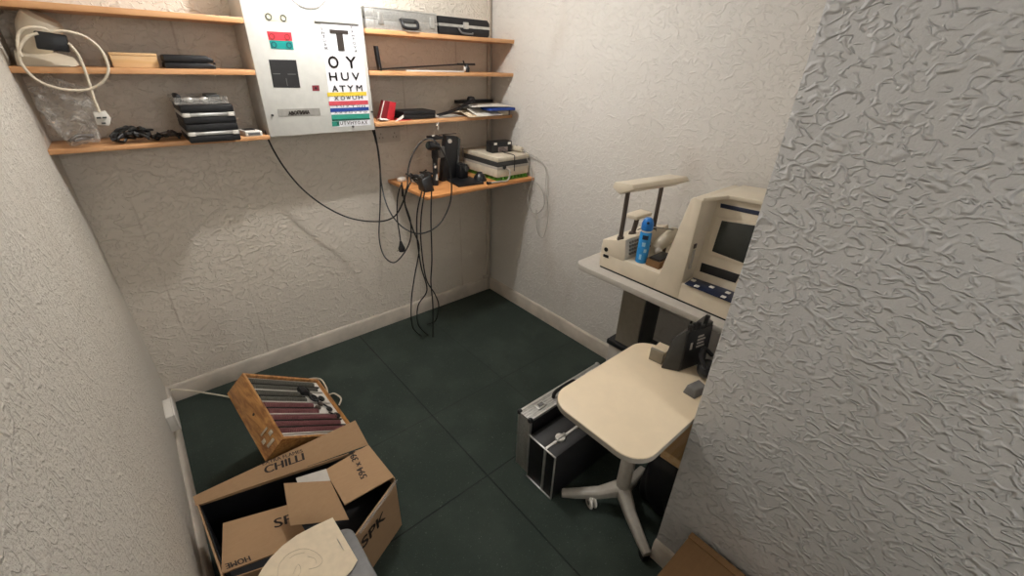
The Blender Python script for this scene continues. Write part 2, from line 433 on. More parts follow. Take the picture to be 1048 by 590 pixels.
# letter chart
w = patch('letter_chart', [(328, 23.5), (369, 25.5), (379.5, 128), (340.5, 130.5)], Mc_opal)
obj('chart_ledge', MB().prism([at(322.5, 21.5, 'y', YC-.012), at(367, 24.8, 'y', YC-.012), at(367.2, 23.2, 'y', YC-.012), at(322.3, 20, 'y', YC-.012)], (0, .012, 0)), M_white, cab)
def bar(name, px, m): 
    P = cq(px, .003); return obj(name, MB().quad(*P, .0012, (0, -1, 0)), m, w)
bar('yellow_bar', [(334.8, 94.8), (374.8, 94), (375.3, 97.8), (335.3, 98.8)], Mc_ylw)
bar('red_bar', [(336.5, 104), (376.6, 102.8), (377, 106.8), (337, 108.4)], Mc_rbar)
bar('blue_bar', [(338, 111), (377.2, 109.6), (377.6, 113), (338.4, 115)], Mc_bbar)
bar('green_bar', [(339.2, 117.6), (378, 116.2), (378.4, 121), (339.6, 122.6)], Mc_gbar)
bar('dark_green_bar', [(339.8, 122.4), (378.6, 120.8), (378.8, 122.4), (340, 124.2)], Mc_dgb)
bar('teal_patch', [(339.8, 124.6), (347, 124.2), (347.6, 129), (340.3, 129.6)], Mc_gbar)
def letters(s, cx, ybase, ytop, wpx, m=M_ink, bold=.0, name='letter_row'):
    mb = MB()
    for ch, x, yb, yt in zip(s, cx, ybase, ytop):
        if wpx > 5: mb = MB()
        p0 = at(x-wpx/2, yb, 'y', YC-.003); p1 = at(x+wpx/2, yb, 'y', YC-.003); q = at(x-wpx/2, yt, 'y', YC-.003)
        text_bm(mb, ch, p0, (1, 0, 0), (0, 0, 1), p1.x-p0.x, q.z-p0.z, .0012, bold)
        if wpx > 5: obj('letter', mb, m, w, smooth=0)
    if wpx <= 5: obj(name, mb, m, w, smooth=0)
mb = MB()   # the big T, heavy strokes
a, b_, c = at(337, 30, 'y', YC-.003), at(356.5, 35.2, 'y', YC-.003), at(349, 52, 'y', YC-.003)
mb.box((a.x, YC-.0045, b_.z), (b_.x, YC-.003, a.z)); xm = (a.x+b_.x)/2; mb.box((xm-.016, YC-.0045, c.z), (xm+.016, YC-.003, b_.z+.002)); obj('letter', mb, M_ink, w)
letters('OY', (342, 360), (69.5, 69.5), (57.5, 58), 10, bold=.0016)
letters('HUV', (341.5, 353.5, 364.5), (82.5, 82.2, 82), (74.3, 74.3, 74.5), 7.6, bold=.0009)
letters('ATYM', (343.3, 351, 359, 368), (94, 93.7, 93.4, 93), (87.8, 87.6, 87.4, 87.2), 6, bold=.0007)
letters('XOWUH', (344.5, 351, 357, 363, 369), (102.6, 102.3, 102, 101.7, 101.4), (98.8, 98.6, 98.4, 98.2, 98), 4.4, bold=.0005)
letters('TUXTOH', (345, 350.5, 356, 361.5, 367, 372), (109.9,)*6, (107.8,)*6, 3.4)
letters('AXYUVTO', (344, 349, 354, 359, 364, 369, 374), (116.5, 116.4, 116.2, 116, 115.9, 115.8, 115.7), (114.6, 114.4, 114.3, 114.1, 114, 113.9, 113.8), 3)
letters('XUTVHYOAX', [346+3.6*i for i in range(9)], [128-.12*i for i in range(9)], [124.6-.12*i for i in range(9)], 2.8, bold=.0003)
letters('VHTUAM', [329.8+.85*i for i in range(6)], [31+4*i for i in range(6)], [28+4*i for i in range(6)], 2.6, bold=.0003)
letters('YXHTOVA', [359.6+.8*i for i in range(7)], [29.6+4*i for i in range(7)], [26.8+4*i for i in range(7)], 2.6, bold=.0003)
for p in ((278.6, 118), (380.3, 114.5), (361, 129.5)):
    q = at(*p, 'y', YC); obj('screw', MB().cyl((q.x, YC-.009, q.z), (q.x, YC+.001, q.z), .005, n=12), M_dgrey, cab)

# ================================================================== LEFT SHELVES: contents
def on_shelf(px, py, y, z=None):
    return at(px, py, 'y', y)
Z2 = 1.681; Z3 = 1.405
# cream instrument with flat foot and tilted bell (far left)
ins = thing('table_instrument', (-2.16, -.14, Z2), 'cream instrument with flat foot and bell-shaped head, far left of the shelf', 'instrument')
m = MB().prism([(-2.235, -.205, Z2+.001), (-2.09, -.205, Z2+.001), (-2.075, -.19, Z2+.006), (-2.085, -.15, Z2+.03), (-2.13, -.11, Z2+.045), (-2.235, -.11, Z2+.05)], (0, .09, 0), .004)
obj('foot', m, M_cream, ins)
obj('rubber_sole', MB().box((-2.235, -.2, Z2), (-2.10, -.03, Z2+.004), .001), M_blk, ins)
m = MB().lathe((-2.19, -.10, Z2+.04), (.07, -.03, .12), [(0, 0), (.028, 0), (.045, .25), (.058, .6), (.055, .92), (.04, 1), (0, 1)], 24)
obj('bell_head', m, M_cream, ins)
# black adaptor + cream cable + white plug hanging over the front of the shelf
ext = thing('extension_cable', (-2.09, -.25, 1.76), 'coiled cream cable with black adaptor box and white plug hanging off shelf', 'cable')
yq = -.245
Q = [at(x, y, 'y', yq) for x, y in ((34, 31), (68, 36), (72, 54), (38, 50))]
obj('adaptor', MB().prism([q+V((0, -.012, 0)) for q in Q], (0, .05, 0), .005), M_blk, ext)
loop = [(39, 34), (28, 38), (20, 50), (22, 65), (38, 82), (62, 91), (88, 92), (105, 84), (111, 70), (104, 52), (88, 38), (68, 32), (52, 32), (44, 29), (30, 28), (20, 33), (18, 46), (22, 58)]
m = MB().tube([at(x, y, 'y', yq-.014-.002*(i % 3)) for i, (x, y) in enumerate(loop)], .0044, 8, 5)
m.tube([at(x, y, 'y', yq-.01) for x, y in ((70, 44), (80, 56), (88, 75), (96, 100), (102, 115))], .0044, 8, 5)
obj('cable', m, M_wcab, ext)
Q = [at(x, y, 'y', yq-.01) for x, y in ((95, 115), (108, 114), (114, 122), (112, 129), (99, 128))]
pl = obj('plug', MB().prism(Q, (0, .028, 0), .003), M_white2, ext)
for x, y in ((101, 120.5), (107, 120.2), (106, 126)):
    q = at(x, y, 'y', yq-.011); obj('pin', MB().box((q.x-.006, q.y-.012, q.z-.0025), (q.x+.006, q.y, q.z+.0025)), M_dgrey, pl)
# light board box
x0, x1 = at(117, 70, 'y', -.16).x, at(164, 70, 'y', -.16).x
bx = thing('small_box', ((x0+x1)/2, -.12, Z2), 'small light board box beside the black spectacle case on shelf', 'box')
obj('box_body', MB().box((x0, -.165, Z2), (x1, -.03, Z2+.042), .0015), M_block_w, bx)
obj('box_lid', MB().box((x0-.002, -.167, Z2+.042), (x1+.002, -.028, Z2+.052), .0015), M_block_w, bx)
# black spectacle case
x0, x1 = at(168, 70, 'y', -.19).x, at(222, 70, 'y', -.19).x
gc = thing('spectacle_case', ((x0+x1)/2, -.14, Z2), 'black rounded spectacle case on shelf between board box and eye chart', 'case')
prof = lambda z0, z1, k: [(x0+k, 0, z0), (x1-k, 0, z0), (x1-.002, 0, (z0+z1)/2), (x1-.022-k, 0, z1), (x0+.006, 0, z1)]
obj('case_base', MB().prism([V(p)+V((0, -.20, 0)) for p in prof(Z2, Z2+.022, .004)], (0, .12, 0), .005), M_blk, gc)
obj('case_lid', MB().prism([V(p)+V((0, -.195, 0)) for p in prof(Z2+.0225, Z2+.050, .006)], (0, .11, 0), .007), M_blk2, gc)
obj('hinge_clip', MB().box((x1-.010, -.203, Z2+.018), (x1-.002, -.196, Z2+.027), .001), M_blk, gc)
# clear polythene bag
bag = thing('plastic_bag', (-2.16, -.15, Z3), 'crumpled clear plastic bag on the lowest left shelf', 'bag')
rnd = random.Random(3)
b = bmesh.new(); bmesh.ops.create_icosphere(b, subdivisions=4, radius=1)
for v in b.verts:
    n = v.co.copy()
    k = 1+.12*math.sin(7*n.x+3*n.z)+.10*math.sin(9*n.y-5*n.z+1)+.06*math.sin(17*n.x*n.z+4)
    v.co = V((n.x*.075*k, n.y*.075*k, .115+.118*n.z*k)); v.co.z = max(v.co.z, .0)
    if n.z > .6: v.co.x *= 1.25-.5*(n.z-.6); v.co.y *= .6
m = MB(); m._join(b, 0, Matrix.Translation((-2.158, -.135, Z3+.001))); obj('bag_film', m, M_clear, bag)
m = MB().tube([(-2.19, -.17, Z3+.02), (-2.16, -.15, Z3+.035), (-2.12, -.13, Z3+.03), (-2.14, -.10, Z3+.018), (-2.18, -.12, Z3+.014)], .006, 8, 5)
obj('folded_lining', m, M_mgrey, bag)
# two bundles of black cable
def bundle(name, cx0, cx1, y0, label, n, seed, mats, rh=.03):
    t = thing(name, ((cx0+cx1)/2, y0, Z3), label, 'cables', 'cable bundles on the lowest left shelf'); R = random.Random(seed)
    for k in range(n):
        P = []; z = Z3+.007+.004*k
        for i in range(7):
            u = i/6; P.append((cx0+(cx1-cx0)*(u if k % 2 else 1-u)+R.uniform(-.014, .014), y0+R.uniform(-.045, .045), min(z+R.uniform(0, rh)*math.sin(math.pi*u), Z3+.075)))
        obj('cable', MB().tube(P, R.uniform(.0045, .0065), 7, 5), mats[k % len(mats)], t)
    return t
bundle('cable_bundle', -2.055, -1.940, -.16, 'tangled bundle of black cables on shelf beside the clear bag', 9, 5, [M_rub, M_rub, M_dgrey])
bundle('cable_bundle', -1.930, -1.838, -.15, 'smaller heap of thin cables against the stacked black cases', 5, 8, [M_rub, M_dgrey, M_rub, M_rod], .02)
# two black cases with silver trims, stacked, overhanging the shelf
SX0, SX1, SY0, SY1 = -1.823, -1.636, -.300, -.05
def stack_case(z0, lab):
    X0, X1, Y0, Y1, H = SX0, SX1, SY0, SY1, .073
    t = thing('instrument_case', ((X0+X1)/2, (Y0+Y1)/2, z0), lab, 'case', 'black cases stacked on the lowest left shelf')
    obj('case_base', MB().box((X0, Y0, z0), (X1, Y1, z0+.027), .004), M_blk2, t)
    obj('silver_trim', MB().box((X0-.001, Y0-.001, z0+.028), (X1+.001, Y1+.001, z0+.042), .001), M_alu2, t)
    obj('case_lid', MB().box((X0, Y0, z0+.043), (X1, Y1, z0+H), .004), M_blk2, t)
    for x in (X0+.004, X1-.026): obj('corner_clip', MB().box((x, Y0-.004, z0+.027), (x+.022, Y0, z0+.043), .001), M_white2, t)
stack_case(Z3, 'black case with silver band, lower of two stacked on the left shelf')
stack_case(Z3+.0735, 'black case with silver band, upper of two stacked under clear plastic tray')
ZQ = Z3+.148
tr = thing('plastic_tray', (-1.73, -.15, ZQ), 'shallow clear plastic tray of loose fittings on top of the stacked cases', 'tray')
X0, X1, Y0, Y1 = SX0-.01, SX1-.01, -.29, -.06
m = MB().box((X0, Y0, ZQ), (X1, Y1, ZQ+.002))
for lo, hi in (((X0, Y0, ZQ+.002), (X1, Y0+.003, ZQ+.026)), ((X0, Y1-.003, ZQ+.002), (X1, Y1, ZQ+.026)), ((X0, Y0+.003, ZQ+.002), (X0+.003, Y1-.003, ZQ+.026)), ((X1-.003, Y0+.003, ZQ+.002), (X1, Y1-.003, ZQ+.026))): m.box(lo, hi)
obj('tray_shell', m, M_clear, tr)
pieces('metal_fitting', [MB().ball((-1.78, -.24, ZQ+.014), .011, (1.6, 1, 1)), MB().ball((-1.725, -.235, ZQ+.014), .012, (1.3, 1, 1)), MB().box((-1.77, -.16, ZQ+.002), (-1.70, -.14, ZQ+.012), .002)], M_alu2, tr)
obj('dark_fitting', MB().box((-1.71, -.20, ZQ+.002), (-1.66, -.10, ZQ+.030), .004), M_dgrey, tr)
obj('dark_pouch', MB().box((-1.82, -.21, ZQ+.002), (-1.80, -.09, ZQ+.032), .006), M_blk2, tr)
# small white device at the shelf end
dv = thing('handheld_device', (-1.56, -.15, Z3), 'small white device with grey grille at the shelf end beside the eye chart', 'device')
obj('case_body', MB().prism([(-1.600, -.218, Z3), (-1.530, -.218, Z3), (-1.530, -.218, Z3+.022), (-1.600, -.218, Z3+.024)], (-.012, .10, 0), .003), M_white2, dv)
obj('grille', MB().box((-1.590, -.2195, Z3+.005), (-1.540, -.2165, Z3+.017), .001), M_mgrey, dv)
obj('black_pad', MB().box((-1.598, -.19, Z3+.022), (-1.552, -.135, Z3+.026), .001), M_blk, dv)

# ================================================================== RIGHT SHELVES: contents
ZR1, ZR2, ZR3 = 1.873, 1.684, 1.433
# silver flight case lying on the top shelf
yc = -.20
x0, x1 = at(384, 33, 'y', yc).x, at(448, 36, 'y', yc).x
fc = thing('flight_case', ((x0+x1)/2, -.1, ZR1), 'silver aluminium flight case lying flat on the top right shelf', 'case')
hz = at(448, 14, 'y', yc).z-ZR1
hz = max(.075, min(hz, .11))
obj('case_base', MB().box((x0-.045, yc, ZR1), (x1, .0, ZR1+hz*.5), .004), M_alu, fc)
obj('case_lid', MB().box((x0-.045, yc, ZR1+hz*.51), (x1, .0, ZR1+hz), .004), M_alu, fc)
m = MB()
for z in (ZR1+.001, ZR1+hz*.5-.004, ZR1+hz-.007): m.box((x0-.046, yc-.0015, z), (x1+.001, yc+.004, z+.006), .001)
m.box((x0-.002, yc-.0015, ZR1), (x0+.004, yc+.003, ZR1+hz), .001)
obj('edge_trim', m, M_alu2, fc)
xm = (x0+x1)/2+.005
m = MB().tube([(xm-.045, yc-.004, ZR1+hz*.52), (xm-.045, yc-.022, ZR1+hz*.40), (xm-.035, yc-.03, ZR1+hz*.16), (xm+.035, yc-.03, ZR1+hz*.16), (xm+.045, yc-.022, ZR1+hz*.40), (xm+.045, yc-.004, ZR1+hz*.52)], .008, 8, 4)
hd = obj('handle', m, M_blk, fc)
obj('handle_plate', MB().box((xm-.045, yc-.006, ZR1+hz*.42), (xm+.045, yc, ZR1+hz*.62), .002), M_dgrey, fc)
for xx in (x0+.035, x1-.035):
    l = obj('latch', MB().box((xx-.014, yc-.008, ZR1+hz*.25), (xx+.014, yc, ZR1+hz*.78), .003), M_alu2, fc)
# black case with silver strip
x0, x1 = at(449, 36, 'y', yc).x+.004, at(501, 37, 'y', yc).x
bc = thing('camera_case', ((x0+x1)/2, -.1, ZR1), 'black case with silver strip and latch beside the silver flight case', 'case')
H = hz*.92
obj('case_base', MB().prism([(x0, yc, ZR1), (x1-.012, yc, ZR1), (x1, yc, ZR1+.014), (x1, yc, ZR1+H*.46), (x0, yc, ZR1+H*.46)], (0, .19, 0), .003), M_blk2, bc)
obj('silver_strip', MB().box((x0, yc-.002, ZR1+H*.46), (x1+.001, -.012, ZR1+H*.62), .001), M_alu2, bc)
obj('case_lid', MB().prism([(x0, yc, ZR1+H*.62), (x1, yc, ZR1+H*.62), (x1, yc, ZR1+H-.016), (x1-.016, yc, ZR1+H), (x0, yc, ZR1+H)], (0, .19, 0), .003), M_blk2, bc)
xm = (x0+x1)/2
lt = obj('latch', MB().box((xm-.018, yc-.011, ZR1+H*.40), (xm+.018, yc-.002, ZR1+H*.78), .003), M_alu2, bc)
m = MB().tube([(xm-.05, yc-.004, ZR1+H*.46), (xm-.035, yc-.018, ZR1+H*.16), (xm+.03, yc-.018, ZR1+H*.13), (xm+.05, yc-.004, ZR1+H*.2)], .005, 8, 4); obj('handle', m, M_mgrey, bc)
# angled black stand lying on the middle shelf
y2 = -.19
st = thing('angled_stand', (-.75, y2, ZR2), 'black metal stand with upright blade and long thin rod on shelf', 'stand')
a, b_ = at(385.5, 47, 'y', y2), at(389.5, 71, 'y', y2)
m = MB().prism([(a.x-.006, y2, a.z), (a.x+.008, y2, a.z), (b_.x+.010, y2, ZR2+.001), (b_.x-.006, y2, ZR2+.001)], (0, .03, 0), .002); obj('upright_blade', m, M_blk, st)
p, q = at(392, 71, 'y', y2), at(470, 66, 'y', y2)
obj('rod', MB().cyl((p.x-.02, y2+.012, ZR2+.008), (q.x, y2+.012, q.z), .0042, n=10), M_blk, st)
m = MB(); q2 = at(487, 66, 'y', y2); m.cyl((q.x-.005, y2+.012, q.z+.001), (q2.x, y2+.012, q2.z), .006, n=10)
m.cyl(at(474, 62, 'y', y2), at(476, 68, 'y', y2), .004, n=8); obj('clamp_bar', m, M_blk, st)
k = at(479, 71, 'y', y2); obj('clamp_knob', MB().lathe((k.x, y2+.01, ZR2+.001), (0, 0, q.z-ZR2), [(0, 0), (.014, 0), (.016, .5), (.009, .8), (.006, 1), (0, 1)], 14), M_blk, st)
obj('clamp_disc', MB().cyl((k.x-.022, y2+.015, ZR2+.02), (k.x-.012, y2+.01, ZR2+.02), .017, n=16), M_white2, st)
a, b_ = at(416, 74, 'y', -.215), at(475, 75, 'y', -.215)
t = obj('plastic_strip', MB().box((a.x, -.219, ZR2), (b_.x, -.205, ZR2+.008), .002), M_white2); tag(t, 'long white plastic strip along the front of the middle right shelf', 'strip')
# lowest shelf
y3 = -.17
P = [at(x, y, 'y', y3) for x, y in ((389, 123), (394, 103), (405.5, 105), (403, 123))]
rb = thing('card_box', ((P[0]+P[2])/2).xy.to_3d()+V((0, 0, ZR3)), 'upright red card box leaning on shelf right of the eye chart', 'box')
P[0].z = P[3].z = ZR3+.001
obj('box_front', MB().prism([P[1]*.55+P[2]*.45, P[2], P[3], P[0]*.55+P[3]*.45], (0, .05, 0), .001), M_red, rb)
obj('box_side', MB().prism([P[0], P[1], P[1]*.56+P[2]*.44, P[0]*.56+P[3]*.44], (0, .05, 0), .001), mat('dark_red_card', '7a141c', .5), rb)
obj('box_edge', MB().prism([P[0]+V((-.006, 0, 0)), P[1]+V((-.006, 0, 0)), P[1]+V((-.001, 0, 0)), P[0]+V((-.001, 0, 0))], (0, .004, 0), .0005), M_paper, rb)
pc = at(398, 127, 'y', -.20)
t = obj('red_card', MB().box((at(407, 126, 'y', -.2).x, -.21, ZR3), (at(420, 126, 'y', -.2).x, -.10, ZR3+.004), .001), M_red); tag(t, 'flat red card under the black box on the lowest right shelf', 'card')
def crump(p0, w, d, seed, amp=.012, n=7, rise=None):
    R = random.Random(seed); g = []
    for i in range(n):
        row = []
        for j in range(n):
            u, v = j/(n-1), i/(n-1); z = amp*(.55+.45*math.sin(5*u+seed)*math.cos(4*v+seed*2))+R.uniform(0, amp*.25)
            if rise: z += rise(u, v)
            row.append(V(p0)+V((w*u, d*v, z)))
        g.append(row)
    return MB().sheet(g, .0008, (0, 0, 1))
t = obj('crumpled_tissue', crump((at(389, 126, 'y', -.2).x, -.215, ZR3+.001), .055, .06, 4, .016), M_paper); tag(t, 'small crumpled white paper slip in front of the red card box', 'paper')
fl = obj('folded_leaflet', MB().sheet([[at(x, y, 'y', yy) for x, y, yy in ((403, 125, -.215), (408, 121, -.2), (416, 115, -.19))], [at(x, y, 'y', yy) for x, y, yy in ((406, 126, -.215), (410, 123, -.2), (418, 116, -.19))]], .002), M_white2); tag(fl, 'narrow folded white leaflet propped against the black box on shelf', 'leaflet')
x0, x1 = at(414, 126, 'y', -.2).x, at(446, 126, 'y', -.2).x
bb = thing('black_box', ((x0+x1)/2, -.13, ZR3), 'flat black box on the lowest right shelf beside white papers', 'box')
obj('box_base', MB().box((x0, -.20, ZR3+.0045), (x1, -.05, ZR3+.028), .002), M_blk2, bb); obj('box_lid', MB().box((x0-.002, -.202, ZR3+.0285), (x1+.002, -.048, ZR3+.046), .003), M_blk2, bb)
# paper heap at the shelf end
def paper(px, z, dz, m, label, seed, w, d, rot):
    o = obj('paper_sheet', crump((-w/2, -d/2, 0), w, d, seed, .004, 6).xf(Matrix.Translation((px[0], px[1], z)) @ Matrix.Rotation(rot, 4, 'Z')), m)
    return tag(o, label, 'paper', 'papers on the lowest right shelf')
x0 = at(447, 126, 'y', -.19).x
paper((x0+.11, -.11, ZR3+.001), ZR3+.001, 0, M_paper, 'single white sheet lying under the dark strap on shelf', 2, .20, .17, .1)
bk = thing('book', (-.16, -.13, ZR3+.001), 'thick cream-edged book under the paper heap at shelf end', 'book')
bm_ = Matrix.Translation((-.17, -.13, ZR3)) @ Matrix.Rotation(-.10, 4, 'Z')
obj('page_block', MB().box((-.05, -.105, .003), (.14, .10, .033), .001, bm_), M_paper2, bk)
obj('book_cover', MB().box((-.055, -.11, .0), (.145, .105, .003), .001, bm_).box((-.055, -.11, .033), (.145, .105, .036), .001, bm_).box((.141, -.11, .003), (.145, .105, .033), 0, bm_), M_rod, bk)
fo = obj('folder', MB().box((-.05, -.165, .0365), (.150, .10, .052), .002, bm_), M_blpap); tag(fo, 'blue folder on the book under the loose papers', 'folder')
paper((-.17, -.155), ZR3+.058, 0, M_paper, 'topmost white sheet of the paper heap at the right shelf end', 6, .31, .25, -.12)
def droop(u, v): return -.075*max(0, .5-v)
m = crump((-.335, -.29, ZR3+.046), .20, .24, 9, .004, 9, droop); t = obj('paper_sheet', m, M_paper); tag(t, 'white sheet drooping over the front edge of the right shelf', 'paper', 'papers on the lowest right shelf')
m = crump((-.375, -.268, ZR3+.022), .145, .20, 5, .003, 8, lambda u, v: -.05*max(0, .4-v)); t = obj('paper_sheet', m, M_paper2); tag(t, 'cream sheet just under the drooping white sheet on the right shelf', 'paper', 'papers on the lowest right shelf')
dk = thing('dark_folder', (-.1, -.05, ZR3+.06), 'thin black folder lying along the back of the paper heap', 'folder')
obj('folder_cover', MB().box((-.30, -.028, ZR3+.062), (.0, .010, ZR3+.082), .002), M_blk, dk)
# dark strap with round black cap
sp = thing('strap', (-.35, -.12, ZR3+.03), 'dark strap with a round black cap lying over the papers on shelf', 'strap')
A = [at(x, y, 'y', -.16)+V((0, 0, .004)) for x, y in ((447, 120), (458, 117), (468, 113), (477, 108), (484, 104))]
obj('band', MB().sheet([[p+V((0, 0, .008)) for p in A], [p+V((0, -.035, .004)) for p in A]], .006), M_blk2, sp)
k = at(482, 101, 'y', -.11); obj('cap', MB().lathe((k.x, -.11, k.z-.02), (.0, 0, .035), [(0, 0), (.026, 0), (.028, .5), (.02, .9), (0, 1)], 20), M_blk, sp)
obj('buckle', MB().box((A[0].x-.02, -.14, A[0].z-.012), (A[0].x+.004, -.11, A[0].z+.018), .004), M_dgrey, sp)
# white cable tie hanging below the shelf
p = at(448, 127, 'y', -.228)
tie = obj('cable_tie', MB().tube([p+V((-.010, 0, .006)), p+V((-.004, -.002, -.008)), p+V((.006, -.002, .010)), p+V((.004, .003, -.012)), p+V((0, .0, -.035))], .0022, 6, 5), M_white2); tag(tie, 'short white tie hooked over the front of the right shelf', 'tie')

# ================================================================== DEEP CORNER SHELF: contents
# green packing under the unit
gp = obj('green_pad', MB(), M_green) if False else None
m = MB().box((-.262, -.425, ZD), (-.006, -.06, ZD+.006))
for i in range(9):
    for j in range(9):
        x = -.262+.0285*i; y = -.425+.041*j; m.box((x, y, ZD+.006), (x+.018, y+.028, ZD+.024), .002)
t = obj('ribbed_pad', m, M_green); tag(t, 'bright green ribbed pad under the cream control unit', 'pad')
ZU = ZD+.025
un = thing('control_unit', (-.14, -.24, ZU), 'cream and grey control unit with dark middle band on the corner shelf', 'control unit')
X0, X1, Y0, Y1 = -.275, -.004, -.425, -.03
obj('lower_housing', MB().box((X0, Y0, ZU), (X1, Y1, ZU+.052), .004), M_cream2, un)
obj('grey_strip', MB().box((X0-.001, Y0-.001, ZU+.052), (X1+.001, Y1, ZU+.068), .001), M_lamg, un)
obj('dark_band', MB().box((X0-.002, Y0-.002, ZU+.068), (X1+.001, Y1, ZU+.098), .002), M_dgrey, un)
obj('lid', MB().box((X0-.002, Y0-.003, ZU+.098), (X1+.001, Y1, ZU+.128), .006), M_cream2, un)
obj('cable_gland', MB().cyl((-.22, Y0-.010, ZU+.062), (-.22, Y0+.002, ZU+.062), .012, n=14), M_blk, un)
obj('carry_bar', MB().tube([(X0-.004, -.06, ZU+.01), (X0-.012, -.06, ZU+.06), (X0-.012, -.06, ZU+.135)], .004, 8, 3), M_mgrey, un)
ZL = ZU+.129
ba = thing('power_adaptor', (-.17, -.26, ZL), 'black power adaptor with printed label on top of the cream unit', 'adaptor')
mA = Matrix.Translation((-.135, -.27, ZL)) @ Matrix.Rotation(-.10, 4, 'Z') @ Matrix.Diagonal((.86, 1, 1, 1))
obj('adaptor_body', MB().box((-.092, -.035, 0), (.092, .045, .070), .005, mA), M_blk, ba)
lb = obj('rating_label', MB().box((-.038, -.0362, .006), (.050, -.0348, .036), 0, mA), mat('grey_label', '8d7f7c', .5), ba)
obj('white_sticker', MB().box((-.076, -.0365, .052), (-.050, -.0348, .066), 0, mA), M_white2, ba); obj('white_sticker', MB().box((.052, -.0365, .050), (.078, -.0348, .064), 0, mA), M_white2, ba)
for i in range(3): obj('print_line', MB().box((-.030, -.0368, .011+.008*i), (.042-.012*i, -.0362, .0145+.008*i), 0, mA), M_ink, lb)
obj('output_lead', MB().tube([mA @ V((-.0, -.034, .010)), mA @ V((-.0, -.06, .004)), (-.138, -.42, ZL+.003), (-.138, -.433, ZL-.02), (-.139, -.433, ZU+.03)], .003, 6, 4), M_rub, ba)
hs = thing('handset', (-.05, -.27, ZL), 'cream handset with curly lead on the right end of the cream unit', 'handset')
obj('handset_body', MB().lathe((-.030, -.15, ZL+.017), (-.002, -.235, .004), [(0, 0), (.010, 0), (.017, .12), (.017, .6), (.020, .8), (.016, 1), (0, 1)], 16), M_cream2, hs)
obj('button', MB().cyl((-.032, -.33, ZL+.036), (-.032, -.33, ZL+.042), .006, n=12), M_mgrey, hs)
xs = -.022
L1 = [(545, 158), (550, 163), (545, 181), (540, 200), (543, 215), (550, 218.5), (557, 210), (555.5, 196), (549, 187)]
m = MB().tube([at(x, y, 'x', xs) if i > 1 else (-.031+.002*i, -.385-.02*i, ZL+.016-.006*i) for i, (x, y) in enumerate(L1)], .0035, 7, 5)
obj('lead', m, M_gcab, hs)
L2 = [(551, 158), (557, 169), (559, 193), (561, 222), (556, 243), (550, 236), (549, 215)]
obj('lead', MB().tube([V((-.033, -.384, ZL+.018)), V((-.02, -.40, ZL+.012))]+[at(x, y, 'x', -.012) for x, y in L2[1:]], .003, 7, 5), M_gcab, hs)
pw = thing('white_lead', (-.25, -.44, ZU+.04), 'thick pale grey lead curving from cream unit front onto the shelf', 'cable')
L3 = [(511, 169.5), (516, 176), (512, 184), (503, 188.5), (490, 188), (477, 186)]
P3 = [V((-.215, -.438, ZU+.058)), V((-.195, -.455, ZU+.035)), V((-.215, -.458, ZD+.010)), V((-.28, -.452, ZD+.008)), V((-.325, -.448, ZD+.008)), V((-.345, -.447, ZD+.008))]
obj('lead_cable', MB().tube(P3, .006, 8, 5), M_gcab, pw)
obj('lead_plug', MB().cyl((-.375, -.446, ZD+.011), (-.345, -.447, ZD+.009), .010, .007, 12), M_blk, pw)
# black ophthalmic head on a base plate, near the back
oh = thing('ophthalmic_instrument', (-.52, -.22, ZD), 'black upright ophthalmic instrument with round eyepiece and tall column on shelf', 'instrument')
def sp_(px, py, y): return at(px, py, 'y', y)
obj('base_plate', MB().prism([(-.56, -.40, ZD), (-.38, -.42, ZD), (-.36, -.20, ZD), (-.52, -.14, ZD)], (0, 0, .012), .003), M_blk, oh)
yh = -.22
c0, c1 = sp_(456, 190, yh), sp_(466, 138, yh)
obj('column_panel', MB().prism([sp_(452, 192, yh), sp_(466, 193, yh), sp_(469, 140, yh), sp_(457, 139, yh)], (0, .05, 0), .005), M_blk, oh)
obj('column_edge', MB().prism([sp_(466.5, 192, yh), sp_(468.5, 192, yh), sp_(471.5, 142, yh), sp_(469.5, 141, yh)], (0, .045, 0), .002), M_dgrey, oh)
q = sp_(460, 144.5, yh); obj('dial_disc', MB().cyl((q.x, yh-.008, q.z), (q.x, yh, q.z), .013, n=20), M_lamg, oh)
q = sp_(453, 154, yh+.01); obj('grey_plate', MB().prism([sp_(451, 151, yh-.004), sp_(455, 150, yh-.004), sp_(456, 161, yh-.004), sp_(450, 162, yh-.004)], (0, .02, 0), .002), M_mgrey, oh)
ye = -.27
a, b_ = sp_(445.5, 193, ye), sp_(445, 150, ye)
obj('post', MB().lathe(a, b_-a, [(0, 0), (.020, 0), (.020, .25), (.015, .3), (.016, .7), (.021, .75), (.021, 1), (0, 1)], 16), M_blk, oh)
q = sp_(438, 147.5, ye); q2 = sp_(450, 150, ye-.01)
ep = obj('eyepiece', MB().lathe(q+V((-.012, -.022, -.004)), q2-q+V((.012, .03, 0)), [(0, 0), (.022, 0), (.026, .08), (.026, .35), (.021, .4), (.021, .9), (0, 1)], 20), M_blk, oh)
obj('eyepiece_lens', MB().cyl(q+V((-.0135, -.0245, -.004)), q+V((-.011, -.021, -.004)), .016, n=18), M_screen, ep)
q = sp_(446, 141, ye); obj('top_arm', MB().box((q.x-.03, ye-.01, q.z-.010), (q.x+.045, ye+.06, q.z+.006), .003), M_blk, oh)
q = sp_(443.5, 139, ye-.012); obj('white_sticker', MB().box((q.x-.010, ye-.014, q.z-.003), (q.x+.010, ye-.010, q.z+.004), .0005), M_white2, oh)
q = sp_(445.5, 171, ye-.02); obj('white_sticker', MB().box((q.x-.005, ye-.023, q.z-.007), (q.x+.005, ye-.019, q.z+.007), .0005), M_white2, oh)
q = sp_(457, 137.5, -.2); obj('metal_bracket', MB().box((q.x-.055, -.205, q.z-.002), (q.x+.07, -.195, q.z+.003), .001), M_rod, oh)
obj('side_block', MB().box((-.455, -.27, ZD+.012), (-.395, -.19, ZD+.10), .006), M_blk, oh)
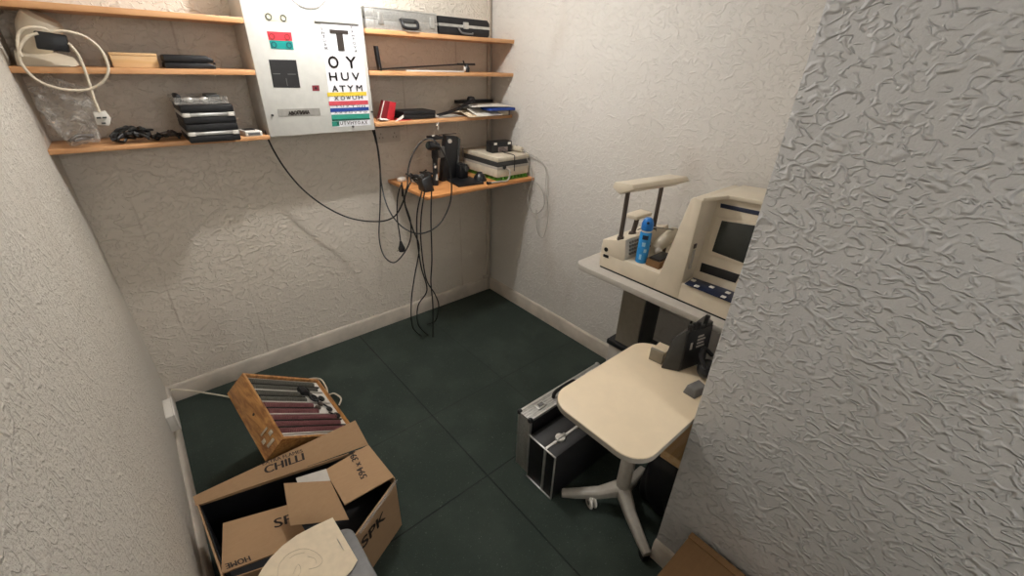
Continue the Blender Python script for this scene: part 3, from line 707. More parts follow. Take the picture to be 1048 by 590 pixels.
obj('side_knob', MB().cyl((-.415, -.285, ZD+.075), (-.415, -.268, ZD+.075), .017, n=16), M_dgrey, oh)
obj('chin_cup', MB().lathe((-.345, -.33, ZD+.001), (0, 0, .055), [(0, 0), (.045, 0), (.038, .45), (.022, .85), (.01, 1), (0, 1)], 18), M_blk, oh)
# black headset-like second head at the front-left
h2 = thing('ophthalmoscope_handle', (-.70, -.33, ZD), 'short black instrument handle standing near the front of the corner shelf', 'instrument')
P = sp_(437, 195, -.36)
obj('handle_body', MB().hexa([(P.x-.03, -.39, ZD), (P.x+.035, -.39, ZD), (P.x+.035, -.31, ZD), (P.x-.03, -.31, ZD), (P.x-.035, -.37, ZD+.07), (P.x+.025, -.37, ZD+.095), (P.x+.02, -.31, ZD+.095), (P.x-.035, -.31, ZD+.075)], .006), M_blk, h2)
obj('handle_knob', MB().cyl((P.x-.04, -.36, ZD+.075), (P.x-.015, -.345, ZD+.088), .014, n=14), M_dgrey, h2)
q = sp_(447, 181, -.40); obj('metal_nipple', MB().cyl(q+V((0, 0, -.02)), q+V((.003, 0, .012)), .007, .005, 12), M_lamg, h2)
# white plugs on the shelf
def plug(px, py, label):
    p = at(px, py, 'z', ZD+.010); t = thing('mains_plug', (p.x, p.y, ZD), label, 'plug', 'white plugs on the corner shelf')
    obj('plug_body', MB().box((-.024, -.020, .001), (.024, .018, .024), .006, Matrix.Translation((p.x, p.y, ZD)) @ Matrix.Rotation(.3, 4, 'Z')), M_white2, t)
    m = MB(); mm = Matrix.Translation((p.x, p.y, ZD)) @ Matrix.Rotation(.3, 4, 'Z')
    for y in (-.010, .008): m.box((.024, y-.002, .010), (.040, y+.002, .016), 0, mm)
    obj('pin', m, M_brass, t)
    return p
p1 = plug(411, 184, 'white mains plug at the far left end of the corner shelf')
p2 = plug(425, 185, 'white mains plug right of another on the corner shelf, nearer the black instrument')
# dark heap of leads around the instrument
hp = thing('cable_heap', (-.6, -.15, ZD), 'heap of dark leads lying behind the white plugs on the corner shelf', 'cables'); R = random.Random(11)
for k in range(7):
    P = [(-.745+.031*i+R.uniform(-.02, .02), -.16+R.uniform(-.07, .06), ZD+.008+R.uniform(0, .05)) for i in range(6)]
    obj('lead', MB().tube(P, R.uniform(.004, .007), 7, 5), [M_rub, M_dgrey, M_rub][k % 3], hp)

# ------------------------------------------------------------------ hanging cables
def hang(pxs, ys, r, m, label, name='hanging_cable', group=None, ends=None):
    n = len(pxs); P = []
    for i, (x, y) in enumerate(pxs):
        u = i/(n-1)*(len(ys)-1); k = min(int(u), len(ys)-2); yy = ys[k]+(ys[k+1]-ys[k])*(u-k)
        P.append(at(x, y, 'y', yy))
    if ends:
        for i, p in ends.items(): P[i] = V(p)
    t = obj(name, MB().tube(P, r, 7, 6), m); return tag(t, label, 'cable', group)
hang([(271, 134), (279, 152), (292, 173), (310, 194), (332, 211), (357, 223), (383, 227), (402, 223), (412, 208), (417, 190)], (-.20, -.10, -.09, -.14, -.482, -.50), .0042, M_rub, 'black cable swooping from the cabinet left corner to the corner shelf')
hang([(383, 132), (388, 160), (391, 192), (399, 217), (414, 234), (432, 239), (450, 229), (461, 206), (461, 178), (453, 155), (443, 143), (433, 144), (424, 155), (418, 172), (417, 192)], (-.19, -.12, -.3, -.49, -.49, -.49, -.48, -.40, -.42, -.45), .0042, M_rub, 'black cable looping in a wide ring around the upright black instrument')
hang([(381, 132), (386, 150), (389, 178), (389, 212), (388, 243), (393, 262), (403, 269), (413, 260), (420, 245), (420, 226), (414, 205), (420, 187)], (-.19, -.12, -.12, -.2, -.40, -.49, -.485), .004, M_rub, 'black cable drooping lowest in a narrow loop below the cabinet')
def floor_hang(px, lab, y0, y1, zed):
    n = len(px); P = []
    for i, (x, y) in enumerate(px):
        P.append(at(x, y, 'y', y0+(y1-y0)*i/(n-1)))
    for p in P: p.z = max(p.z, .006)
    t = obj('hanging_cable', MB().tube(P, .0042, 7, 6), M_rub); return tag(t, lab, 'cable')
floor_hang([(411, 187), (415, 212), (423, 236), (429, 254), (424, 285), (421, 309), (422, 334), (431, 344)], 'black cable hanging to the carpet, leftmost of the four below the corner shelf', -.475, -.278, 0)
floor_hang([(432, 195), (427, 218), (427, 244), (431, 273), (437, 297), (428, 313), (428, 332), (438, 344)], 'black cable to the carpet, second from left below the corner shelf, kinked twice', -.478, -.30, 0)
floor_hang([(435, 193), (431, 222), (431, 250), (436, 285), (445, 301), (449, 313), (446, 328), (437, 332)], 'black cable to the carpet below the corner shelf, ending in a bend to the right', -.478, -.19, 0)
floor_hang([(442, 190), (441, 222), (442, 265), (441, 289), (443, 313), (443, 345)], 'straightest black cable hanging from the corner shelf to the carpet', -.48, -.34, 0)
hp2 = thing('plug_lead', (-.82, -.485, .75), 'short lead with a black moulded plug dangling left of the corner shelf', 'cable')
P = [at(x, y, 'y', -.50) for x, y in ((419, 187), (411, 189), (407, 202), (406.5, 222), (409, 240), (410, 247))]
P[0] = V((P[0].x, -.40, ZD+.008)); obj('lead', MB().tube(P, .0036, 7, 6), M_rub, hp2)
q, q2 = at(410, 247, 'y', -.50), at(411.5, 257, 'y', -.50)
pg = obj('plug', MB().lathe(q, q2-q, [(0, 0), (.006, 0), (.012, .4), (.020, .7), (.018, 1), (0, 1)], 14), M_blk, hp2)
obj('pin', MB().cyl(q2+V((-.008, 0, .012)), q2+V((-.032, 0, .006)), .003, n=8), M_brass, pg)

# ================================================================== RIGHT: instrument table + field analyser
ZI = .85
tb = thing('instrument_table', (-.24, -1.75, 0), 'grey powered instrument table under the cream visual field machine by right wall', 'table')
def rrect(x0, x1, y0, y1, r, z, n=6, rs=None):
    P = []
    for k, (cx, cy, a0) in enumerate(((x1-r, y1-r, 0), (x0+r, y1-r, 90), (x0+r, y0+r, 180), (x1-r, y0+r, 270))):
        for i in range(n+1):
            a = math.radians(a0+90*i/n); P.append((cx+r*math.cos(a), cy+r*math.sin(a), z))
    return P
obj('tabletop', MB().prism(rrect(-.462, -.006, -2.198, -1.285, .055, ZI-.030), (0, 0, .030), .004), M_lamg, tb)
m = MB().box((-.30, -1.635, .40), (-.155, -1.50, ZI-.030), .004); col = obj('upper_column', m, M_colgrey, tb)
obj('lower_column', MB().box((-.315, -1.655, .0), (-.135, -1.475, .385), .006), M_lamg, tb)
obj('collar', MB().box((-.325, -1.665, .385), (-.125, -1.465, .415), .006), M_blk, tb)
obj('switch', MB().box((-.304, -1.565, .755), (-.299, -1.545, .775), .001), M_blk, col)
obj('column_shade', MB().box((-.295, -1.642, .415), (-.15, -1.634, ZI-.030), .002), M_dgrey, tb)  # dark sheet paints shade onto the column face turned from the light
obj('cross_rail', MB().box((-.20, -2.15, ZI-.07), (-.12, -1.64, ZI-.030), .004), M_dgrey, tb)
obj('foot_bar', MB().box((-.44, -1.61, 0), (-.05, -1.55, .035), .006), M_colgrey, tb)
t = obj('hanging_cable', MB().tube([at(x, y, 'y', -1.45) for x, y in ((639, 298), (638, 304), (640, 312), (646, 317))], .004, 7, 5), M_rub); tag(t, 'short black cable loop hanging under the left end of the instrument table', 'cable')
t = obj('hanging_cable', MB().tube([(-.05, -1.80, ZI-.032), (-.06, -1.80, .7), (-.09, -1.78, .5), (-.06, -1.75, .3)], .005, 7, 5), M_rub); tag(t, 'black cable hanging behind the table column by the right wall', 'cable')

fa = thing('field_analyser', (-.22, -1.75, ZI), 'cream visual field testing machine with dark screen and forehead bar', 'medical machine')
XF = -.402; XB = -.03; YE = -2.198; ZTr = .937
obj('foot_strip', MB().box((XF+.003, YE, ZI), (XB, -1.405, ZI+.008), .001), M_blk, fa)
obj('base_tray', MB().box((XF+.001, -1.845, ZI+.008), (XB, -1.400, ZTr), .003), M_cream, fa)
hb = obj('headrest_block', MB().hexa([(XF, -1.545, ZTr-.01), (XB, -1.545, ZTr-.01), (XB, -1.400, ZTr-.01), (XF, -1.400, ZTr-.01), (XF, -1.530, 1.034), (XB, -1.530, 1.034), (XB, -1.402, .998), (XF, -1.402, .998)], .005), M_cream, fa)
m = MB()
for i in range(9):
    for j in range(4): x = XF+.03+.020*i; m.box((x, -1.5465+.0033*j-.0025, .957+.018*j), (x+.011, -1.535+.0033*j, .966+.018*j))
obj('vent', m, M_colgrey, hb)
q = at(620.5, 255.5, 'x', XF); q2 = at(620, 262, 'x', XF)
m = MB().cyl((XF-.003, q.y, q.z), (XF+.002, q.y, q.z), .011, n=14); m.box((XF-.003, q2.y-.016, q2.z-.008), (XF+.002, q2.y+.014, q2.z+.006), .001)
obj('socket', m, M_blk, hb)
def rod(x, y, z0, z1):
    o = obj('rod', MB().cyl((x, y, z0), (x, y, z1), .0105, n=14), M_rod, fa); obj('rod_collar', MB().cyl((x, y, z0-.004), (x, y, z0+.018), .017, .015, 16), M_rod, o)
rod(-.385, -1.490, 1.018, 1.262); rod(-.150, -1.515, 1.026, 1.270)
bp = [(-.425, -1.432, 1.262), (-.425, -1.440, 1.288), (-.425, -1.530, 1.295), (-.425, -1.545, 1.278), (-.425, -1.475, 1.240)]
obj('forehead_bar', MB().prism(bp, (.325, -.075, .008), .002), M_cream, fa)
# chin rest
ch = obj('chin_post', MB().lathe((-.265, -1.475, 1.012), (.02, 0, .095), [(0, 0), (.020, 0), (.020, .12), (.012, .2), (.012, .85), (.016, 1), (0, 1)], 14), M_rod, fa)
obj('chin_cup', MB().box((-.315, -1.515, 1.105), (-.185, -1.445, 1.125), .008), M_cream, fa)
# swing arm: pale capsule and ball knob
aa, ab = at(670, 254, 'x', -.22), at(694, 236, 'x', -.12)
m = MB().lathe(aa, ab-aa, [(0, 0), (.018, 0), (.030, .12), (.032, .5), (.030, .9), (.018, 1), (0, 1)], 20)
ar = obj('lens_holder_arm', m, M_cream2, fa)
obj('arm_stalk', MB().cyl(((aa+ab)/2).xy.to_3d()+V((0, 0, ZTr)), (aa+ab)/2, .009, n=10), M_rod, ar)
obj('ball_knob', MB().ball(at(674, 257, 'x', -.24), .017), M_white2, ar)
obj('arm_wire', MB().tube([(-.30, -1.52, 1.06), (-.31, -1.57, 1.09), (-.24, -1.60, 1.08), ab], .0035, 6, 5), M_gcab, ar)
# hood: flange with sloping front, then console
fl_ = [at(668.3, 297, 'x', XF), at(707.5, 201.5, 'x', XF), at(713, 207.5, 'x', XF), at(692, 305, 'x', XF)]
yA, yB = fl_[1].y, fl_[2].y
zt = 1.302
XG = XF-.0015
pf = [(XG, -1.714, ZI+.010), (XG, yA, zt-.012), (XG, yA-.014, zt), (XG, yB-.022, zt-.006), (XG, -1.836, ZI+.010)]
obj('hood_flange', MB().prism(pf, (XB-XF-.02, 0, 0), .005), M_cream, fa)
# console body behind the flange, seen from the operator side
xk, xp_ = -.318, -.262
pr_ = [(XF, -1.838, ZI+.0095), (XF, -1.838, ZTr-.004), (XF+.005, -1.838, ZTr), (xk, -1.838, ZTr+.003), (xp_, -1.838, 1.300), (XB, -1.838, 1.300), (XB, -1.838, ZI+.009)]
obj('console_body', MB().prism(pr_, (0, YE+1.838, 0), 0), M_cream, fa)
rz = lambda y: 1.290+(yB-.02-y)*.055
obj('roof_panel', MB().prism([(x, y, rz(y)) for x, y in ((XF+.006, yB-.02), (XB-.02, yB-.02), (XB-.02, YE), (xp_-.022, YE), (xp_-.022, -1.885), (XF+.012, -1.846))], (0, 0, .016), .003), M_cream, fa)
p0 = V((xk, -1.838, ZTr+.003)); nrm = V((-(1.300-ZTr-.003), 0, (xp_-xk))).normalized()
if nrm.x > 0: nrm = -nrm
def pan_quad(px, m, name, par, th=.004, lift=.003):
    Q = [atp(x, y, p0+nrm*lift, nrm) for x, y in px]; return obj(name, MB().prism(Q, -nrm*th, .0012), m, par)
bz = pan_quad([(733, 222), (778, 229.5), (764, 273), (722, 259)], M_cream, 'screen_bezel', fa, .012, .008)
pan_quad([(738.6, 226), (775, 231.5), (762, 270), (728.5, 257.3)], M_screen, 'screen', bz, .006, .0105)
pan_quad([(737.5, 208.3), (780, 217), (779, 221.5), (737, 212.6)], M_navy, 'status_strip', fa)
pan_quad([(718, 269), (757, 281.5), (752.5, 290), (715.8, 278)], M_blk, 'card_slot', fa)
kb = obj('keypad', MB().prism([at(x, y, 'z', ZTr+.004) for x, y in ((700.5, 291), (709.5, 285), (757, 301.5), (752, 312))], (0, 0, .004), .001), M_navy, fa)
for x, y in ((709.7, 287.3), (713, 293.2), (728.4, 294.2), (740.3, 304.2), (745, 300)):
    q = at(x, y, 'z', ZTr+.009); obj('key', MB().box((q.x-.009, q.y-.009, ZTr+.008), (q.x+.009, q.y+.009, ZTr+.012), .001), M_white2, kb)
q = at(706, 262.5, 'y', -1.843); obj('side_plate', MB().box((XF+.016, -1.846, 1.0), (XF+.034, -1.841, 1.085), .001), M_lamg, fa); obj('side_label', MB().box((XF+.016, -1.846, 1.093), (XF+.034, -1.841, 1.112), .001), M_rod, fa)

# spray can on the tray
cc = V((-.352, -1.598, ZTr))
sc_ = thing('spray_can', cc, 'blue air freshener spray can standing on the cream machine tray', 'spray can')
obj('can_body', MB().lathe(cc, (0, 0, .150), [(0, 0), (.024, 0), (.0265, .02), (.0265, .95), (.024, 1), (0, 1)], 24), M_blue, sc_)
obj('can_shoulder', MB().lathe(cc+V((0, 0, .150)), (0, 0, .012), [(.024, 0), (.020, .6), (.019, 1), (0, 1)], 24), M_alu2, sc_)
cp = obj('cap', MB().lathe(cc+V((0, 0, .158)), (0, 0, .056), [(0, 0), (.025, 0), (.0265, .1), (.026, .55), (.020, .85), (.012, 1), (0, 1)], 24), M_blue2, sc_)
obj('nozzle', MB().cyl(cc+V((-.020, -.012, .198)), cc+V((-.026, -.016, .198)), .006, n=12), M_navy, cp)
# printed marks on the can: pale cloud shapes and dark lettering wrapped round the front
def wrap(u0, u1, z0, z1, m, name, k=8):
    g = []
    for zz in (z1, z0):
        g.append([cc+V((math.cos(u0+(u1-u0)*i/k)*.0268, math.sin(u0+(u1-u0)*i/k)*.0268, zz)) for i in range(k+1)])
    return obj(name, MB().sheet(g, .0003, (math.cos((u0+u1)/2), math.sin((u0+u1)/2), 0)), m, sc_)
ua = math.radians(212)
wrap(ua-.5, ua+.5, .118, .138, M_navy, 'brand_band'); wrap(ua-.35, ua+.2, .085, .104, M_bluew, 'printed_cloud'); wrap(ua+.1, ua+.6, .055, .072, M_bluew, 'printed_cloud'); wrap(ua-.5, ua-.1, .02, .045, M_bluew, 'printed_cloud')
# brown tray box behind the can
bxx = thing('open_box', (-.30, -1.66, ZTr), 'small brown open box holding a black block on the cream machine tray', 'box')
X0, X1, Y0, Y1 = -.365, -.24, -1.700, -1.632
m = MB().box((X0, Y0, ZTr), (X1, Y1, ZTr+.003))
for lo, hi in (((X0, Y0, ZTr+.003), (X1, Y0+.003, ZTr+.034)), ((X0, Y1-.003, ZTr+.003), (X1, Y1, ZTr+.034)), ((X0, Y0+.003, ZTr+.003), (X0+.003, Y1-.003, ZTr+.034)), ((X1-.003, Y0+.003, ZTr+.003), (X1, Y1-.003, ZTr+.034))): m.box(lo, hi)
obj('box_walls', m, M_card_d, bxx); obj('black_block', MB().box((X0+.012, Y0+.008, ZTr+.003), (X1-.006, Y1-.008, ZTr+.041), .003), M_blk, bxx)

# ================================================================== cream pedestal table
ZR = .72
rt = thing('pedestal_table', (-.815, -1.99, 0), 'cream rounded pedestal table on a three-legged grey castor base', 'table')
obj('tabletop', MB().prism(rrect(-1.165, -.585, -2.193, -1.815, .085, ZR-.026, 8), (0, 0, .026), .003), M_lam, rt)
obj('edge_band', MB().prism(rrect(-1.1662, -.5838, -2.1942, -1.8138, .086, ZR-.023, 8), (0, 0, .019)), M_fgrey, rt)
hub = V((-.815, -1.985, 0))
obj('post', MB().lathe(hub+V((0, 0, .10)), (0, 0, .595), [(0, 0), (.030, 0), (.030, .55), (.026, .56), (.026, 1), (0, 1)], 24), M_fgrey, rt)
obj('top_bracket', MB().box((-.93, -2.03, ZR-.05), (-.70, -1.94, ZR-.026), .006), M_colgrey, rt)
def leg(end, tag_):
    d = (V(end)-hub); d.z = 0; L = d.length; d.normalize(); s = V((-d.y, d.x, 0))
    sec = [(0.0, .150, .055, .034), (.12, .140, .052, .030), (.38, .098, .040, .024), (.75, .075, .034, .020), (1.0, .062, .026, .017)]
    b = bmesh.new(); rings = []
    for t, z, h, w in sec:
        c = hub+d*(L*t)
        rings.append([b.verts.new(c+s*a+V((0, 0, zz))) for a, zz in ((-w, z-h), (w, z-h), (w, z-h*.25), (w*.6, z), (-w*.6, z), (-w, z-h*.25))])
    for A, B in zip(rings, rings[1:]):
        for i in range(6): b.faces.new((A[i], A[(i+1) % 6], B[(i+1) % 6], B[i]))
    b.faces.new(rings[0][::-1]); b.faces.new(rings[-1])
    m = MB(); m._join(b, .003); lg = obj('leg', m, M_fgrey, rt)
    e = hub+d*(L*.93)
    return lg, e, d
for end, dark in (((-.995, -1.80, 0), False), ((-.932, -2.205, 0), True), ((-.60, -1.96, 0), True)):
    lg, e, d = leg(end, dark)
    s = V((-d.y, d.x, 0)); mt = M_blk
    if dark:
        m = MB().cyl(e-s*.016+V((0, 0, .021)), e+s*.016+V((0, 0, .021)), .021, n=18, bev=.004); m.box((e.x-.012, e.y-.012, .024), (e.x+.012, e.y+.012, .05), .003)
        obj('castor', m, M_blk, lg)
wc = at(605, 515, 'z', .022)
m = MB().cyl(V((wc.x-.014, wc.y+.006, .030)), V((wc.x-.004, wc.y+.002, .030)), .030, n=20, bev=.004); m.cyl(V((wc.x+.004, wc.y-.002, .030)), V((wc.x+.014, wc.y-.006, .030)), .030, n=20, bev=.004)
m.box((wc.x-.012, wc.y-.012, .030), (wc.x+.012, wc.y+.012, .066), .003)
cs = obj('castor', m, M_white2, rt); cs['label'] = 'white twin-wheel castor'
m = MB().cyl(V((wc.x-.0155, wc.y+.0066, .030)), V((wc.x+.0155, wc.y-.0066, .030)), .010, n=12); obj('hub_cap', m, M_mgrey, cs)

# things on the pedestal table
A0, A1, A2 = at(676, 377, 'z', ZR), at(694.5, 381, 'z', ZR), at(721, 371, 'z', ZR)
pd = thing('desk_device', (A0+A2)/2, 'dark grey wedge-shaped device with white print on pedestal table back edge', 'device')
def up(p, px, py):   # height seen at a pixel row above a table point
    best = min((abs((lambda q: 295-FPX*((q-CAM).dot(CU))/((q-CAM).dot(_f)))(V((p.x, p.y, z/500)))-py), z/500) for z in range(360, 560)); return best[1]
bk_ = A0+V((.055, .02, 0)); B2 = A2+V((.055, .07, 0))
h1 = up(A1+V((.03, .02, 0)), 0, 337); h2_ = up(A2+V((.03, .02, 0)), 0, 328)
top = [A0+V((.035, .0, 0)), A1+V((.022, .018, 0)), A2+V((.022, .018, 0)), B2]
top[0].z = h1-.055; top[1].z = h1; top[2].z = h2_; top[3].z = h2_-.01
body = [A0, A1, A2, V((B2.x, B2.y, ZR))]
bd = obj('device_body', MB().hexa(body+top, .004), M_dgrey, pd)
def facep(u, v): 
    a = body[1].lerp(body[2], u); b = top[1].lerp(top[2], u); return a.lerp(b, v)
fn = (body[2]-body[1]).cross(top[1]-body[1]).normalized()
obj('face_panel', MB().prism([facep(.06, .06)+fn*.004, facep(.97, .06)+fn*.004, facep(.97, .93)+fn*.004, facep(.06, .93)+fn*.004], -fn*.003, .001), M_blk, bd)
for u, v, w, h in ((.20, .50, .08, .20), (.44, .66, .3, .05), (.44, .58, .26, .05), (.44, .50, .3, .05), (.44, .74, .22, .05)):
    m = MB().prism([facep(u, v)+fn*.006, facep(u+w, v)+fn*.006, facep(u+w, v+h*.8)+fn*.006, facep(u, v+h*.8)+fn*.006], -fn*.001); obj('white_print', m, M_lamg, bd)
for u in (.15, .3, .45, .72): 
    p = top[1].lerp(top[2], u); m = MB().box((p.x-.006, p.y-.004, p.z-.01), (p.x+.008, p.y+.012, p.z+.014+.02*(u > .6)), .002); obj('top_prong', m, M_blk, pd)
p = at(668, 372, 'z', ZR)
cb = thing('card_file', p, 'small cream block with grey end behind the dark grey device on table', 'block')
mB = Matrix.Translation((p.x+.060, p.y+.005, ZR)) @ Matrix.Rotation(.12, 4, 'Z')
obj('cream_block', MB().box((-.035, -.025, 0), (.03, .025, .046), .002, mB), M_paper2, cb); obj('grey_end', MB().box((-.048, -.027, 0), (-.035, .027, .054), .002, mB), M_colgrey, cb)
p = at(712, 391, 'z', ZR)
hm = thing('head_loupe', p, 'black rounded headset with pale strip on pedestal table beside the pier wall', 'headset')
mC = Matrix.Translation((p.x+.058, p.y-.004, ZR)) @ Matrix.Rotation(.25, 4, 'Z')
obj('shell', MB().ball((0, 0, .034), .036, (1.25, .95, .92), mC), M_blk, hm); obj('pale_strip', MB().tube([mC @ V((-.04, -.022, .05)), mC @ V((-.01, -.032, .056)), mC @ V((.03, -.028, .06))], .005, 8, 4), M_lamg, hm)
obj('band', MB().tube([mC @ V((-.035, .0, .055)), mC @ V((-.01, .03, .085)), mC @ V((.04, .03, .09)), mC @ V((.06, .0, .06))], .008, 8, 5), M_blk, hm)
p = at(709, 404, 'z', ZR)
t = obj('grey_block', MB().hexa([(p.x-.022, p.y-.018, ZR), (p.x+.05, p.y-.028, ZR), (p.x+.06, p.y+.015, ZR), (p.x-.02, p.y+.03, ZR), (p.x-.012, p.y-.01, ZR+.03), (p.x+.045, p.y-.02, ZR+.03), (p.x+.05, p.y+.012, ZR+.035), (p.x-.01, p.y+.024, ZR+.035)], .004), M_mgrey); tag(t, 'small mid grey plastic block in front of the black headset on table', 'block')

# ================================================================== cases under the table
sl = thing('flight_case', (-.73, -1.555, 0), 'silver-edged aluminium flight case standing on the carpet behind a black case', 'case')
X0, X1, Y0, Y1, H = -1.018, -.455, -1.597, -1.515, .340
obj('near_shell', MB().box((X0+.004, Y0, .004), (X1-.004, Y0+.035, H-.004), .003), M_blk2, sl)
obj('far_shell', MB().box((X0+.004, Y0+.045, .004), (X1-.004, Y1, H-.004), .003), M_blk2, sl)
m = MB()
m.box((X0, Y0+.008, H-.012), (X1, Y1-.008, H), .002).box((X0, Y0+.008, 0), (X1, Y1-.008, .012), .002).box((X0, Y0+.008, .012), (X0+.012, Y1-.008, H-.012), .002).box((X1-.012, Y0+.008, .012), (X1, Y1-.008, H-.012), .002)
obj('frame', m, M_alu, sl)
m = MB()
for y in (Y0-.001, Y1-.009):
    m.box((X0-.001, y, H-.014), (X1+.001, y+.010, H+.001), .002).box((X0-.001, y, -.0+.001), (X0+.012, y+.010, H), .002).box((X1-.012, y, .001), (X1+.001, y+.010, H), .002)
for y in (Y0+.024, Y0+.038, Y0+.052): m.box((X0, y, H), (X1, y+.003, H+.0015))
obj('edge_rail', m, M_alu2, sl)
for x in (X0, X1):
    for y in (Y0, Y1): obj('corner_cap', MB().ball((x+(.006 if x == X0 else -.006), y+(.006 if y == Y0 else -.006), H-.006), .013), M_blk if x == X0 else M_alu2, sl)
for x in (X0+.10, X1-.10):
    l = obj('latch', MB().box((x-.025, Y0+.022, H+.001), (x+.025, Y0+.058, H+.007), .002), M_alu2, sl); obj('latch_clip', MB().box((x-.012, Y0+.030, H+.007), (x+.016, Y0+.048, H+.012), .001), M_mgrey, l)
xm = (X0+X1)/2-.02
m = MB().tube([(xm-.075, Y0+.04, H+.002), (xm-.07, Y0+.04, H+.024), (xm-.045, Y0+.04, H+.033), (xm+.045, Y0+.04, H+.033), (xm+.07, Y0+.04, H+.024), (xm+.075, Y0+.04, H+.002)], .009, 8, 4); obj('handle', m, M_blk, sl)

kb_ = thing('flight_case', (-.80, -1.69, 0), 'black flight case with silver edging standing in front of the silver one', 'case')
X0, X1, Y0, Y1, H = -1.032, -.50, -1.772, -1.608, .272
ys = Y0+.062
obj('near_shell', MB().box((X0+.003, Y0, .003), (X1, ys-.006, H-.001), .005), M_blk2, kb_)
obj('far_shell', MB().box((X0+.003, ys+.006, .003), (X1, Y1, H-.001), .005), M_blk2, kb_)
m = MB()
m.box((X0, ys-.006, H-.006), (X1, ys+.006, H+.001), .001).box((X0, ys-.006, 0), (X0+.008, ys+.006, H), .001)
m.box((X0, ys-.0055, 0), (X1, ys+.0055, .008))
obj('centre_rail', m, M_alu2, kb_)
m = MB()
for y in (Y0-.001, Y1-.005): m.box((X0-.001, y, .001), (X0+.006, y+.006, H), .001)
m.box((X0-.001, Y0, H-.005), (X0+.006, Y1, H+.001), .001).box((X0-.001, Y0, 0), (X0+.006, Y1, .006), .001)
obj('edge_rail', m, M_alu2, kb_)
l = obj('latch', MB().lathe((X0+.095, ys, H+.001), (0, 0, .010), [(0, 0), (.024, 0), (.022, .8), (.0, 1)], 18), M_alu2, kb_); obj('latch_clip', MB().box((X0+.07, ys-.007, H+.004), (X0+.125, ys+.007, H+.014), .002), M_alu2, l)

# dark bag, book and clutter behind the pedestal
bg = thing('black_bag', (-.62, -2.07, 0), 'slumped black fabric bag on the floor behind the pedestal table leg', 'bag')
b = bmesh.new(); bmesh.ops.create_icosphere(b, subdivisions=4, radius=1)
for v in b.verts:
    n = v.co.copy(); k = 1+.07*math.sin(6*n.x+4*n.z)+.06*math.sin(8*n.y-3*n.z)
    sg = lambda q: math.copysign(abs(q)**.6, q)
    v.co = V((sg(n.x)*.095*k, sg(n.y)*.085*k, max(.0, .19+.19*sg(n.z)*k)))
m = MB(); m._join(b, 0, Matrix.Translation((-.655, -2.10, .002))); obj('bag_body', m, M_blk2, bg)
obj('zip_pull', MB().ball((-.742, -2.145, .30), .006), M_alu2, bg)
obj('bag_strap', MB().tube([(-.71, -2.10, .36), (-.68, -2.10, .395), (-.63, -2.10, .395), (-.60, -2.10, .36)], .010, 8, 5), M_blk, bg)
bo = thing('box_file', (-.70, -2.15, .42), 'cream box file with dark marks lying on the black bag by the pier', 'box file')
mD = Matrix.Translation((-.64, -2.135, .398)) @ Matrix.Rotation(.05, 4, 'Z')
obj('file_body', MB().box((-.16, -.05, .012), (.13, .045, .055), .003, mD), M_block_w, bo); obj('dark_mark', MB().box((-.05, -.0515, .02), (-.04, -.0495, .045), 0, mD).box((-.0, -.0515, .036), (.012, -.0495, .048), 0, mD), M_ink, bo)

# ================================================================== LEFT: trial lens case
def frame(o, rx, ry, rz): return Matrix.Translation(V(o)) @ Euler((rx, ry, rz), 'XYZ').to_matrix().to_4x4()
LC = LCASE = dict(c=(-1.7555, -.855, .325), r=(.33, .682, .31), w=.42, l=.40, h=.115)
ML = frame(LC['c'], *LC['r'])
W, L_, H_ = LC['w']/2, LC['l']/2, LC['h']
ls = thing('trial_lens_case', ML @ V((0, 0, -H_)), 'open varnished wooden trial lens case of red and black rimmed lenses, tilted', 'lens case')
m = MB(); tk = .012
m.box((-W, -L_, -H_), (W, L_, -H_+.010), 0, ML)
m.box((-W, -L_, -H_+.010), (-W+tk, L_, 0), .001, ML).box((W-tk, -L_, -H_+.010), (W, L_, 0), .001, ML)
m.box((-W+tk, L_-tk, -H_+.010), (W-tk, L_, 0), 0, ML).box((-W+tk, -L_, -H_+.010), (W-tk, -L_+tk, 0), 0, ML)
obj('case_shell', m, M_case_w, ls)
obj('tray', MB().box((-W+tk, -L_+tk, -.030), (W-tk, L_-tk, -.014), 0, ML), M_paper, ls)
# latch on the outer left face
pieces('latch', [MB().box((-W-.004, -L_+.055, -.040), (-W, -L_+.075, -.018), .001, ML), MB().box((-W-.004, -L_+.055, -.085), (-W, -L_+.075, -.065), .001, ML), MB().box((-W-.005, -L_+.025, -.072), (-W, -L_+.04, -.03), .001, ML), MB().box((-W-.005, -L_+.09, -.072), (-W, -L_+.10, -.03), .001, ML)], M_brass, ls); obj('keyhole', MB().cyl(ML @ V((-W-.0015, .0, -.055)), ML @ V((-W+.001, .0, -.055)), .006, n=12), M_ink, ls)
